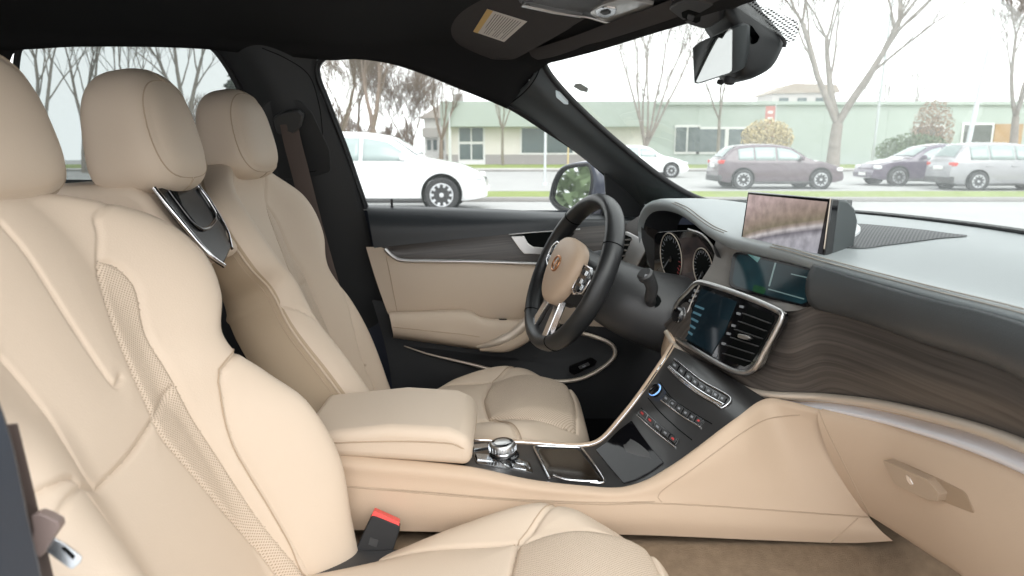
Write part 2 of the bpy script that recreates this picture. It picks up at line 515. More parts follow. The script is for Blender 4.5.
    def seamtube(s, name, path, r, mt, parent, lift=.0, off=0.):
        P = []
        for i, (u, v) in enumerate(path):
            if off:
                a = path[max(i - 1, 0)]; b = path[min(i + 1, len(path) - 1)]
                dx, dy = b[0] - a[0], b[1] - a[1]; L = math.hypot(dx, dy) + 1e-9
                u, v = u - dy / L * off, v + dx / L * off
            w_ = float(s.hw(v)) * .975; u = max(-w_, min(w_, u))
            P.append(s.at(u, v, float(s.height(np.array(u), np.array(v))) + lift))
        return tube(name, P, r, mt, parent, k=6)
def headrest(parent, c, wx, ty, h, tilt=8, mt=M_cream, posts=True, nu=180, nv=70, ys=.36, xpost=.07, postlen=.07, yaw=0):
    tl = math.radians(tilt)
    def P(a, s):
        r = (1 - min(abs(s), .9999) ** 3.4) ** (1 / 3.0)
        tx = (1 - .13 * s) * (.30 + .70 * r) if abs(s) > .0 else 1
        k = 2 / 3.4
        ca, sa = math.cos(a), math.sin(a)
        x = wx / 2 * (1 - .10 * s) * r * math.copysign(abs(ca) ** k, ca)
        y = ty / 2 * (1 - .16 * s) * r * math.copysign(abs(sa) ** k, sa)
        z = h / 2 * s
        # crown the top edge and slightly hollow the front
        z += -.010 * (x / (wx / 2)) ** 2 * (s > 0) * s
        return x, y, z
    def W(x, y, z):
        y2 = y * math.cos(tl) - z * math.sin(tl); z2 = z * math.cos(tl) + y * math.sin(tl)
        q = math.radians(yaw)
        return V(c) + V((x * math.cos(q) - y2 * math.sin(q), x * math.sin(q) + y2 * math.cos(q), z2))
    rows = []
    for i in range(nv):
        s = math.sin(math.pi * (i / (nv - 1) - .5))
        row = []
        for j in range(nu):
            a = 2 * math.pi * j / nu
            x, y, z = P(a, s)
            y0 = ty * ys * (1 - .16 * s) - .012 * (1 - s * s) + .010
            g = math.exp(-((y - y0) / .004) ** 2)
            f = 1 - .028 * g
            pf = 1 + .012 * (1 - math.exp(-abs(y - y0) / .015))
            row.append(W(x * f * pf, y * pf, z * (1 - .018 * g) if abs(s) > .7 else z))
        rows.append(row)
    hr = grid('headrest', rows, mt, parent, cu=True)
    bm = bmesh.new(); bm.from_mesh(hr.data); bmesh.ops.remove_doubles(bm, verts=bm.verts, dist=.0004); bmesh.ops.recalc_face_normals(bm, faces=bm.faces); bm.to_mesh(hr.data); bm.free()
    for sg in (1, -1):
        pth = []
        for i in range(60):
            s = -.97 + 1.94 * i / 59
            y0 = ty * ys * (1 - .16 * s) - .012 * (1 - s * s) + .010 - .006
            best = min((abs(P(2 * math.pi * j / 720, s)[1] - y0), j) for j in range(720) if P(2 * math.pi * j / 720, s)[0] * sg > 0)
            x, y, z = P(2 * math.pi * best[1] / 720, s)
            pth.append(W(x * 1.006, y, z))
        tube('seam_stitching', pth, .0012, M_stitch, hr, k=6)
    if posts:
        for sg in (1, -1):
            tube('headrest_post', [W(sg * xpost, -.005, -h / 2 - postlen), W(sg * xpost, -.005, -h / 2 + .03)], .007, M_chrome, parent, k=12)
            if ty > .12: lathe('post_collar', [(.013, 0), (.014, .006), (.009, .008)], W(sg * xpost, -.005, -h / 2 - postlen * .72), (0, -math.sin(tl), math.cos(tl)), M_rubber, parent, 16)
    return hr
def mirror(path): return [(-u, v) for u, v in path]

def make_seat(label, C, lean, kind, group='front seats'):
    root = thing('car_chair', label, 'seat', (C[0], C[1] + .2, .50), group)
    l = math.radians(lean)
    ex, er, en = (1, 0, 0), (0, -math.sin(l), math.cos(l)), (0, math.cos(l), math.sin(l))
    pas = kind == 'passenger'
    K = 1. if pas else .9
    hw = smooth_interp([(a, b * K) for a, b in [(-.2, .24), (-.05, .25), (.05, .264), (.15, .266), (.22, .255), (.27, .236), (.29, .234), (.31, .240), (.35, .274), (.40, .290), (.45, .286), (.49, .268), (.525, .228), (.56, .160), (.585, .105), (.60, .07)]])
    T = interp([(-.2, .15), (.2, .14), (.45, .12), (.59, .085)])
    if pas:
        Bn = smooth_interp([(-.2, .06), (-.05, .105), (.05, .132), (.15, .128), (.22, .10), (.30, .078), (.36, .09), (.42, .092), (.48, .075), (.53, .045), (.57, .01), (.60, 0)])
        Bf = smooth_interp([(-.2, .09), (-.05, .105), (.08, .10), (.2, .078), (.30, .052), (.40, .058), (.48, .042), (.55, .012), (.59, 0)])
    else:
        Bn = smooth_interp([(-.2, .17), (-.05, .17), (.1, .145), (.25, .105), (.40, .088), (.48, .068), (.55, .03), (.59, .01)])
        Bf = smooth_interp([(-.2, .08), (-.05, .09), (.08, .09), (.18, .08), (.27, .066), (.36, .078), (.46, .070), (.54, .025), (.59, 0)])
    def D(t, v):
        a = np.abs(t)
        B = np.where(t > 0, Bn(v), Bf(v)) if not pas else np.where(t < 0, Bn(v), Bf(v))
        return B * sstep(.34, .86, a) + .015 * (1 - t * t) * sstep(-.1, .2, v) + (0 if pas else .04) * np.exp(-((v - .575) / .06) ** 2) * (1 - t * t)
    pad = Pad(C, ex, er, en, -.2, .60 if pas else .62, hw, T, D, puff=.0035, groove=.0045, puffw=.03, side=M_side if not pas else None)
    if pas:
        px = pad.path
        S1 = px([(230, 336), (226, 365), (226, 398), (236, 439), (254, 472), (272, 501), (313, 576)])
        S2 = px([(99, 260), (115, 264), (130, 276), (139, 290), (149, 336), (177, 383), (226, 465), (267, 526), (308, 576)])
        S3 = px([(99, 260), (100, 280), (118, 336), (154, 419), (164, 439), (216, 501), (257, 547), (280, 576)])
        CR = px([(177, 383), (164, 397), (154, 419)]); CR2 = px([(154, 419), (130, 455), (98, 490)])
        VL = px([(0, 222), (25, 251), (62, 309), (90, 352), (108, 378), (116, 386), (121, 377)])
        UPL = px([(99, 259), (100, 235), (98, 215), (87, 198)])
        LF = px([(0, 357), (20, 380), (46, 413), (70, 450), (85, 475), (98, 490)])
        L2 = px([(50, 540), (62, 511), (72, 496), (85, 488), (98, 490)])
        far = [S1, S2, S3, CR, UPL]
        mir = [mirror(S1), [(-u + .0, v) for u, v in S2 if v > .46]]
        seams = [S1, S2, S3, CR, CR2, VL, UPL, LF, L2, mirror(S1)]
        S2m, S3m = S2, S3
        make_seat.uv = dict(S1=S1, S2=S2, S3=S3, CR=CR, CR2=CR2, VL=VL, UPL=UPL)
    else:
        S1 = sm2([(-.222, .30), (-.205, .25), (-.185, .2), (-.165, .12), (-.15, .02), (-.145, -.15)])
        S2 = sm2([(-.085, .47), (-.10, .445), (-.105, .41), (-.10, .35), (-.105, .27), (-.11, .15), (-.115, -.15)])
        S3 = sm2([(-.085, .47), (-.07, .44), (-.055, .37), (-.04, .27), (-.05, .15), (-.06, -.15)])
        UPL = sm2([(-.085, .47), (-.10, .52), (-.09, .57)])
        CR = sm2([(-.105, .27), (-.04, .26)]); CR2 = sm2([(-.04, .26), (0, .245), (.04, .26)])
        seams = [q for s_ in (S1, S2, S3, UPL, CR) for q in (s_, mirror(s_))] + [CR2]
        VL = LF = L2 = None
    pad.seams = seams
    pad.snap = [S1, mirror(S1), S2, S3, CR2] + ([] if pas else [mirror(S2), mirror(S3)])
    strips = [S2 + S3[::-1]] + ([] if pas else [mirror(S2 + S3[::-1])])
    def bol(S, sg):
        e = [(sg * 1.2, S[-1][1]), (sg * 1.2, S[0][1])]
        return list(S) + e
    regs = [('perforated_insert', M_perf, [strips[0]])]
    if not pas: regs.append(('perforated_insert', M_perf, [strips[1]]))
    regs += [('bolster', M_cream, [bol(S1, -1)]), ('bolster', M_cream, [bol(mirror(S1), 1)])]
    if pas:
        regs.append(('centre_panel', M_cream, [CR2 + [(u, -.25) for u in (.3, -.02)] + [p for p in S3[::-1] if p[1] < .262]]))
    objs = pad.build('backrest', M_cream if pas else M_cream, root, regs, 230 if pas else 170, 260 if pas else 200)
    bk = objs[0]
    for s_ in ([S1] if pas else []):
        pad.seamtube('seam_stitching', s_, .0011, M_stitch, bk, .0011, off=.006)
    # plastic back shell
    # edge piping between front face and side
    for sg in (1, -1):
        pp = []
        for k in range(70):
            v = -.15 + (.555 + .15) * k / 69
            u = sg * float(hw(v)) * .985
            pp.append(pad.at(u * 1.004, v, float(pad.base(np.array(u), np.array(v)))))
        tube('edge_piping', pp, .0026, M_cream2 if not pas else M_cream, bk, k=8)
        p2 = [q + V((0, -.012, -.003)) for q in pp]
        if not pas and sg == 1: tube('seam_stitching', [q + V((0.0015, 0, 0)) for q in p2], .0012, M_stitch, bk, k=6)
    return root, pad, bk

def cushion(root, C, kind, y0=-.36, y1=.24, tilt=2.5):
    """seat base: thigh bolsters, perforated centre pad with a waterfall front."""
    tl = math.radians(tilt)
    ex, er, en = (1, 0, 0), (0, math.cos(tl), math.sin(tl)), (0, -math.sin(tl), math.cos(tl))
    L = y1 - y0
    hw = smooth_interp([(y0, .19), (y0 + .14, .205), (y1 - .26, .236), (y1 - .18, .245), (y1 - .12, .238), (y1 - .05, .205), (y1 - .012, .172), (y1, .165)])
    T = interp([(y0, .10), (y1, .075)])
    B = smooth_interp([(y0, -.03), (y0 + .14, -.012), (y1 - .31, .012), (y1 - .18, .026), (y1 - .13, .012), (y1 - .085, -.012), (y1, -.045)])
    def D(t, v):
        a = np.abs(t)
        wf = np.clip((v - (y1 - .13)) / .13, 0, 1)
        return B(v) * sstep(.5, .85, a) - .035 * wf ** 2.2 + .012 * (1 - t * t) + .012 * np.exp(-((v - y1 + .14) / .06) ** 2) * (1 - sstep(.45, .62, a))
    pad = Pad(C, ex, er, en, y0, y1, hw, T, D, puff=.007, endr=.035, endT=.055, p=4.5)
    a0 = y1 - .215
    A = sm2([(-.165, y0 + .05), (-.15, y0 + .2), (-.128, a0 - .02), (-.128, a0 + .0)], 24)
    ins = sm2([(-.118, a0), (-.135, a0 + .05), (-.145, a0 + .11), (-.142, y1 - .055), (-.132, y1 - .03)], 24)
    cross = sm2([(-.118, a0), (0, a0 - .014), (.118, a0)], 24)
    front = sm2([(-.132, y1 - .03), (-.06, y1 - .022), (0, y1 - .02), (.06, y1 - .022), (.132, y1 - .03)], 24)
    side = sm2([(-.118, a0), (-.17, a0 + .035), (-.215, a0 + .06), (-.26, a0 + .07)], 24)
    side2 = sm2([(-.26, a0 - .16), (-.235, a0 - .1), (-.20, a0 - .0), (-.175, a0 + .04)], 24)
    pad.seams = [A, mirror(A), ins, mirror(ins), cross, front, side, mirror(side)]
    poly = ins + front + mirror(ins)[::-1] + mirror(cross)
    low = A + mirror(A)[::-1]
    objs = pad.build('cushion', M_cream, root, [('perforated_insert', M_perf, [poly]), ('centre_panel', M_cream, [low])], 190 if kind == 'passenger' else 150, 200 if kind == 'passenger' else 150)
    for s_ in (side, mirror(side)):
        pad.seamtube('seam_stitching', s_, .0011, M_stitch, objs[0], .0005, off=.006)
    return pad, objs[0]

pseat, ppad, pback = make_seat('cream leather front passenger seat nearest the camera, filling the lower left', (.40, -.36, .70), 26, 'passenger')
headrest(pseat, (.365, -.668, 1.294), .285, .145, .215, 8, postlen=.05)
pcpad, pcush = cushion(pseat, (.385, 0, .688), 'passenger', -.36, .225, 8)
dseat, dpad, dback = make_seat('cream leather driver seat behind the steering wheel with taupe shadowed side', (-.36, -.42, .70), 21, 'driver')
headrest(dseat, (-.36, -.60, 1.300), .215, .118, .195, 8, postlen=.035)
dcpad, dcush = cushion(dseat, (-.36, 0, .690), 'driver', -.36, .165, 7)
def seat_base(root, x, y0, y1):
    yc = (y0 + y1) / 2
    box('seat_frame', (x, yc, .615), (.40, y1 - y0, .07), M_plastic, root, .012)
    for sx in (-.17, .17):
        box('seat_rail', (x + sx, yc, .53), (.045, y1 - y0 - .02, .06), M_plastic, root, .006)
        for yy in (y0 + .06, y1 - .06): box('rail_foot', (x + sx, yy, .565), (.035, .05, .04), M_plastic, root, .005)
seat_base(pseat, .385, -.36, .12)
seat_base(dseat, -.36, -.36, .06)
# centre backrest between the two front seats
cs = thing('middle_bench', 'narrow cream middle backrest with glossy black storage panel between the front seats', 'seat', (0, -.62, .50))
prof = [U(155, 193, X=.095), U(186, 235, X=.095), U(217, 276, X=.095)]
def yz_block(name, prof, x0, x1, mt, parent, bev, seg=4):
    P = [V((x1, y, z)) for y, z in prof]
    return prism(name, P, (-1, 0, 0), x1 - x0, mt, parent, bev, seg)
yz_block('backrest', [(-.775, 1.12), (-.765, 1.19), (-.735, 1.218), (-.60, 1.214), (-.577, 1.198), (-.500, 1.09), (-.515, 1.08), (-.66, 1.02), (-.70, .72), (-.80, .70)], -.093, .093, M_cream, cs, .022)
pa, pb_, pc_ = V((.095, -.566, 1.212)), V((.095, -.447, 1.062)), V((-.095, -.566, 1.212))
cpl = Plane(pa + V((0, .004, .004)), V((0, .78, .62)))
NT, NB, FB, FT = V((.097, -.5645, 1.204)), V((.097, -.473, 1.072)), V((-.097, -.523, 1.100)), V((-.097, -.579, 1.202))
def cpt(x, k):
    s_ = (.097 - x) / .194
    return NT.lerp(FT, s_).lerp(NB.lerp(FB, s_), k)
pn = (pb_ - pa).cross(V((1, 0, 0))).normalized()
pn = pn if pn.y > 0 else -pn
M_panelb = mat('satin_black_panel', (.006, .006, .007, 1), .25, spec=.16)
pan = prism('storage_panel', [cpt(.088, -.02), cpt(.092, .3), cpt(.080, .8), cpt(.05, 1.0), (cpt(-.05, 1.0)), cpt(-.080, .8), cpt(-.092, .3), cpt(-.088, -.02)], pn, .008, M_panelb, cs, .003)
for sg in (1, -1):
    tube('chrome_edging', catmull([cpt(sg * .089, -.03) + pn * .006, cpt(sg * .094, .3) + pn * .008, cpt(sg * .083, .8) + pn * .008, cpt(sg * .05, 1.01) + pn * .006], 30), .004, M_chrome, pan, k=10)
prism('tray_recess', [cpt(x, k) + pn * .0075 for x, k in ((.05, .06), (.03, .0), (-.05, .0), (-.066, .1), (-.062, .45), (-.045, .54), (.03, .54), (.048, .45))], pn, .001, M_void, pan)
tube('tray_lip', catmull([cpt(x, k) + pn * .010 for x, k in ((.055, .04), (.054, .46), (.035, .57), (-.05, .57), (-.07, .47), (-.072, .06))], 40), .0035, M_gloss, pan, k=8)
headrest(cs, (0, -.617, 1.295), .19, .138, .21, 8, xpost=.055, ys=.43)
# ------------------------------------------------------------------ dashboard
dash = thing('dashboard', 'dark leather and grey wood dashboard with cream glove box under the windscreen', 'dashboard', (0, .62, .62))
ext = lambda *p: V(p)
C_ = UX((651, 268, -.555), (644, 256, -.572), (639, 240, -.583), (638, 227, -.585), (640, 214, -.57), (646, 206, -.54), (657, 203, -.48), (672, 206, -.42), (688, 216, -.34), (704, 229, -.26), (722, 239, -.18), (745, 245, -.10), (784, 254, .01), (820, 265, .10), (870, 279, .19), (922, 293, .29), (1024, 320, .44)) + [ext(.60, .565, 1.085), ext(.76, .55, 1.075)]
CL = catmull(C_, 120)
A_ = UX((644, 204, -.70), (664, 205.5, -.675), (700, 207, -.65), (745, 210, -.60), (800, 211, -.46), (850, 213, -.33), (930, 221, -.08), (1024, 234, .18)) + [ext(.45, .72, 1.15), ext(.76, .60, 1.12)]
AL = catmull(A_, 120)
BL = [c + V((0, .030, .011)) for c in CL]
ML = [b.lerp(a, .5) + V((0, 0, .012)) for b, a in zip(BL, AL)]
B0 = [c + V((0, .006, .008)) for c in CL]
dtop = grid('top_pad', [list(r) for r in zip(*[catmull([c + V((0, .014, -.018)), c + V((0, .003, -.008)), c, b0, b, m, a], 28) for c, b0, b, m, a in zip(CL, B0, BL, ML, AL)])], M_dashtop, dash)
S_top = Surf(dtop)
# hood underside: back from the lip into the instrument binnacle
under = grid('hood_lining', [[c - V((0, -.004, .006)) for c in CL[:78]], [c + V((0, .03, -.012)) for c in CL[:78]], [c + V((0, .10, -.02)) for c in CL[:78]]], M_black, dash)
# stitching along the pad edge
sline('pad_stitching', S_top, [(672, 203), (685, 209), (700, 220), (712, 228), (724, 233)], .0010, M_stitchg, dtop, 40, .0006)
sline('pad_stitching', S_top, [(675, 202), (688, 208), (703, 219), (715, 227), (727, 232)], .0010, M_stitchg, dtop, 40, .0006)
for dy in (0, 3.4):
    tube('pad_stitching', [c + V((0, .003 + dy * .0011, .0062 + dy * .0012)) for c in CL[56:]], .0011, M_stitchg, dtop, k=6)
# dark fascia pad right of the display
k0 = next(i for i, c in enumerate(CL) if c.x > .095)
F_ = UX((819, 300, .105), (845, 305, .145), (870, 312, .185), (922, 329, .28), (1024, 363, .44)) + [ext(.60, .575, 1.005), ext(.76, .56, .995)]
top = catmull(CL[k0::4] + [CL[-1]], 60); bot = catmull(F_, 60)
top = [t + V((0, -.001, -.004)) for t in top]
fpad = grid('fascia_pad', [[catmull([t, t.lerp(b, .35) + V((0, -.008, 0)), t.lerp(b, .75) + V((0, -.008, 0)), b + V((0, .004, 0))], 12)[i] for t, b in zip(top, bot)] for i in range(12)], M_dash, dash, solid=.02)
# rounded end of the fascia pad at the display
# wood panel and backing of the centre stack
W_top = UX((668, 318, -.245), (684, 296, -.215), (701, 282, -.19), (745, 297, -.07), (785, 312, .06), (819, 300, .105), (870, 311, .185), (922, 328, .28), (1024, 361, .44)) + [ext(.60, .59, 1.005), ext(.76, .575, .995)]
W_bot = UX((668, 330, -.235), (676, 343, -.205), (690, 355, -.155), (715, 371, -.085), (745, 387, .0), (770, 393, .045), (830, 396, .12), (900, 406, .235), (1024, 442, .44)) + [ext(.60, .60, .935), ext(.76, .585, .93)]
wt, wb = catmull(W_top, 110), catmull(W_bot, 110)
wt = [p + V((0, .008, 0)) for p in wt]
wood = grid('wood_trim', [[catmull([a, a.lerp(b, .5) + V((0, -.012, 0)), b], 14)[i] for a, b in zip(wt, wb)] for i in range(14)], M_wood, dash)
S_wood = Surf(wood)
tube('metal_trim', [p + V((0, -.004, -.003)) for p in wb], [.0055 + .004 * k / 109 for k in range(110)], M_champ, dash, k=12)
# display surround
G_ = UX((701, 281, -.19), (745, 296, -.07), (785, 311, .06), (803, 309, .085), (819, 299, .105))
gs = catmull([CL[i] for i in range(len(CL)) if -.24 < CL[i].x < .11], 50)
gs = [p + V((0, .012, -.012)) for p in gs]
gb = catmull(G_, 50)
surr = grid('display_surround', [[catmull([a, a.lerp(b, .5) + V((0, .010, 0)), b], 12)[i] for a, b in zip(gs, gb)] for i in range(12)], M_gplastic, dash)
S_sur = Surf(surr)
_h = [S_sur.hit(*p)[0] for p in ((736, 254), (820, 274), (803, 303))]
S_sur = plane3(*_h)
S_sur.last = (S_sur.last[0] + S_sur.last[1] * .004, S_sur.last[1])
dsp = plate('driver_info_display', S_sur, rnd([(734, 251), (778, 261), (824, 272), (823, 284), (812, 304), (804, 307), (770, 299), (729, 287)], .22), .003, mat('display_black', (.004, .004, .005, 1), .12, spec=.25), dash, .001, back=.006)
dsp['label'] = 'dark teal inset screen under the dash lip'
def scr_mat(name, stops, rough=.08, est=.6, axis='X', noise_amt=.3, sc=(14, 3, 3)):
    m = bpy.data.materials.new(name); N, L = nodes_of(m); b = N['Principled BSDF']
    b.inputs['Base Color'].default_value = (.008, .009, .01, 1); b.inputs['Roughness'].default_value = rough; b.inputs['Specular IOR Level'].default_value = .22
    tc = N.new('ShaderNodeTexCoord'); mp = N.new('ShaderNodeMapping'); mp.inputs['Scale'].default_value = sc
    L.new(tc.outputs['Object'], mp.inputs[0])
    n = N.new('ShaderNodeTexNoise'); n.inputs['Scale'].default_value = 1; n.inputs['Detail'].default_value = 3
    L.new(mp.outputs[0], n.inputs['Vector'])
    cr = N.new('ShaderNodeValToRGB'); e = cr.color_ramp.elements
    e[0].position, e[0].color = stops[0]; e[1].position, e[1].color = stops[-1]
    for p, c in stops[1:-1]:
        q = e.new(p); q.color = c
    L.new(n.outputs['Fac'], cr.inputs[0]); L.new(cr.outputs[0], b.inputs['Emission Color']); b.inputs['Emission Strength'].default_value = est
    return m
M_teal = scr_mat('teal_screen', [(.2, (.002, .006, .008, 1)), (.5, (.004, .022, .028, 1)), (.8, (.015, .06, .075, 1))], est=.5, sc=(9, 9, 14))
M_tgreen = mat('green_screen_glow', (.006, .03, .012, 1), .1, emis=(.04, .20, .08, 1), estr=.10)
M_tline = mat('pale_screen_line', (.02, .03, .03, 1), .1, emis=(.28, .42, .42, 1), estr=.28)
plate('screen_face', S_sur, rnd([(738, 254), (778, 263.5), (820, 273.5), (819, 284), (809, 302), (803, 304.5), (770, 296.5), (733, 285)], .2), .0034, M_teal, dsp, back=0)
plate('screen_line', S_sur, [(776.5, 263), (778, 263.5), (771.5, 287), (770, 286.6)], .0038, M_tline, dsp, back=0)
plate('screen_line', S_sur, [(793, 274), (819, 280), (818.6, 281), (792.6, 275)], .0038, M_tline, dsp, back=0)
plate('screen_line', S_sur, [(770, 289), (806, 299), (805.6, 300.2), (769.6, 290)], .0038, M_tline, dsp, back=0)
plate('screen_glow', S_sur, rnd([(755, 285), (768, 288), (766, 295), (754, 292)], .35), .0037, M_tgreen, dsp, back=0)
plate('screen_glow', S_sur, [(749, 254.5), (762, 258), (759, 263)], .0037, mat('pale_teal_mark', (.02, .06, .06, 1), .1, emis=(.12, .28, .27, 1), estr=.35), dsp, back=0)
# infotainment unit
ipl = plane3(U(701, 282, X=-.19), U(785, 312, X=.07), U(745, 375, X=.02))
IN = ipl.last[1]
ipl.last = (ipl.last[0] + IN * .003, IN)
outl = [(697, 284), (703, 282.5), (745, 296), (781, 311.5), (784, 316), (778, 330), (765, 354), (757, 368), (748, 373), (735, 371), (715, 361), (695, 349), (681, 340), (675, 332), (674, 318), (680, 302), (690, 291)]
info = plate('infotainment_unit', ipl, catmull and [(v.x, v.y) for v in catmull([V((a, b, 0)) for a, b in outl], 80, True)], .004, M_gloss, dash, .001, back=.010)
q = [(v.x, v.y) for v in catmull([V((a, b, 0)) for a, b in outl], 120, True)]
P = ipl.pts(q, .004)
tube('chrome_frame', P, .0052, M_satin, info, k=12, closed=True, up=IN, ab=(1, .8))
M_blue = scr_mat('blue_menu_screen', [(.25, (.002, .005, .008, 1)), (.55, (.006, .024, .036, 1)), (.85, (.03, .07, .09, 1))], est=.26, sc=(8, 6, 6))
plate('screen_face', ipl, [(704, 289), (739, 302), (726, 334), (714, 354), (686, 338), (689, 325)], .0055, M_blue, info, back=0)
for i in range(5):
    y = 305 + i * 6.4; x = 698 - i * 1.9
    plate('menu_text', ipl, [(x, y), (x + 9 - i, y + 3.6), (x + 8 - i, y + 5.6), (x - 1, y + 2)], .006, mat('menu_text_blue%d' % i, (.02, .04, .05, 1), .2, emis=(.10, .22, .28, 1), estr=.35) if i == 0 else MATS['menu_text_blue0'], info, back=0)
# vertical key strip at the left of the screen, touch keys at its right
sline('chrome_divider', ipl, [(702, 286), (696, 298), (690, 314), (686, 330), (683, 338)], .0016, M_satin, info, 30, .006)
ipl.pts([(690, 312)])
lathe('rotary_knob', [(.017, 0), (.017, .012), (.014, .016), (.004, .0165)], ipl.hit(684, 316)[0] + IN * .004, IN, M_gloss, info, 28)
lathe('knob_ring', [(.019, 0), (.019, .006), (.016, .007)], ipl.hit(684, 316)[0] + IN * .004, IN, M_chrome, info, 28)
for (x, y) in ((699, 291), (697, 296), (694, 301), (680, 327), (681, 331)):
    plate('hard_key', ipl, rnd([(x - 2.2, y - 1.6), (x + 1.6, y - .8), (x + .6, y + 2), (x - 3, y + 1.2)]), .006, M_icon, info, back=0)
for (x, y) in ((744, 307), (741, 314), (736, 326), (731, 334), (726, 344), (717, 356)):
    plate('touch_key', ipl, rnd([(x - 1.6, y - 1.6), (x + 1.8, y - .6), (x + 1.2, y + 1.8), (x - 2, y + .8)]), .006, M_icon, info, back=0)
# vent in the same frame
plate('vent_cavity', ipl, [(751, 306), (776, 316), (777, 320), (760, 352), (752, 364), (746, 367), (726, 359), (736, 340)], .0052, M_void, info, back=0)
for i in range(6):
    f = i / 5
    xa, ya = 747 - 20 * f, 314 + 40 * f; xb, yb = 774 - 20.5 * f, 324 + 38 * f
    a, b = ipl.pts([(xa, ya), (xb, yb)], .007)
    box('vent_slat', (a + b) / 2, ((b - a).length, .0016, .009), M_plastic, info, .0006, Matrix((( (b - a).normalized()), (b - a).normalized().cross(IN).normalized(), IN)).transposed())
plate('vent_tab', ipl, rnd([(744, 334.5), (752, 336), (757, 339), (752, 341), (743, 338.5)], .4), .013, M_satin, info, .001, back=0)
# silver strip and lower cream panels
s1 = catmull(UX((766, 399, .045), (790, 402, .075), (830, 404, .13), (900, 418, .24), (1024, 456, .44)) + [ext(.60, .605, .915), ext(.76, .59, .91)], 80)
s2 = catmull(UX((768, 400, .045), (790, 406, .075), (830, 411, .13), (900, 427, .24), (1024, 472, .44)) + [ext(.60, .61, .895), ext(.76, .595, .89)], 80)
M_brush = mat('brushed_silver_trim', (.80, .80, .84, 1), .42, metal=.5, bump=.12, scale=60, stretch=(30, 30, .5))
strip = grid('silver_strip', [[catmull([a + V((0, .022, .004)), a + V((0, .010, 0)), a.lerp(b, .5) + V((0, -.006, -.001)), b + V((0, -.006, 0)), b + V((0, .012, -.004))], 14)[i] for a, b in zip(s1, s2)] for i in range(14)], M_brush, dash)
lw = catmull(UX((674, 346, -.205), (690, 357, -.155), (715, 373, -.085), (745, 389, .0), (770, 395, .045), (830, 398, .13), (900, 408, .24), (1024, 446, .44)) + [ext(.76, .595, .92)], 80)
l2 = catmull(UX((674, 350, -.205), (690, 361, -.155), (715, 377, -.085), (745, 394, .0), (768, 400, .045), (830, 408, .13), (900, 422, .24), (1024, 466, .44)) + [ext(.76, .60, .895)], 80)
grid('lower_lip', [[p + V((0, .006, 0)) for p in lw], [p + V((0, .016, 0)) for p in l2]], M_beigeplastic, dash)
g1 = catmull(UX((818, 408, .125), (860, 415, .18), (900, 426, .24), (1024, 471, .44)) + [ext(.60, .612, .90), ext(.76, .60, .89)], 60)
g2 = catmull(UX((869, 517, .15), (900, 537, .21), (930, 557, .275), (960, 577, .34)) + [ext(.46, .615, .70), ext(.60, .61, .70), ext(.76, .60, .70)], 60)
glove = grid('glove_box', [[catmull([a + V((0, .03, .0)), a + V((0, .004, -.002)), a.lerp(b, .12) + V((0, -.010, 0)), a.lerp(b, .5) + V((0, -.018, 0)), a.lerp(b, .93) + V((0, -.006, 0)), b + V((0, .006, 0)), b + V((0, .05, -.005))], 30)[i] for a, b in zip(g1, g2)] for i in range(30)], M_beigeplastic, dash)
S_gl = Surf(glove)
glove['label'] = 'cream glove box lid with recessed pull handle'
M_han = mat('taupe_handle_plastic', (.40, .30, .215, 1), .4)
rec = plate('handle_recess', S_gl, rnd([(889, 457), (936, 477), (966, 492), (976, 514), (940, 500), (905, 484)], .2), .0012, mat('painted_recess_shade', (.33, .235, .155, 1), .6), glove, .001, k=1)  # darker plate paints in the recess shade, the lid is not hollowed
hd = plate('glove_box_handle', S_gl, rnd([(890.5, 457.5), (937, 478), (949, 492), (947, 500), (938, 499), (904, 483)], .16), .015, M_han, glove, .004, k=1)
plate('lock_slot', S_gl, rnd([(916, 473), (919, 474), (924, 483), (921, 484), (917, 479)], .3), .0165, M_chrome, hd, .0006, back=-.013)
sline('panel_gap', S_gl, [(818.5, 409), (827, 430), (840, 456), (856, 488), (870, 516)], .0010, M_stitch, glove, 40, .0002)
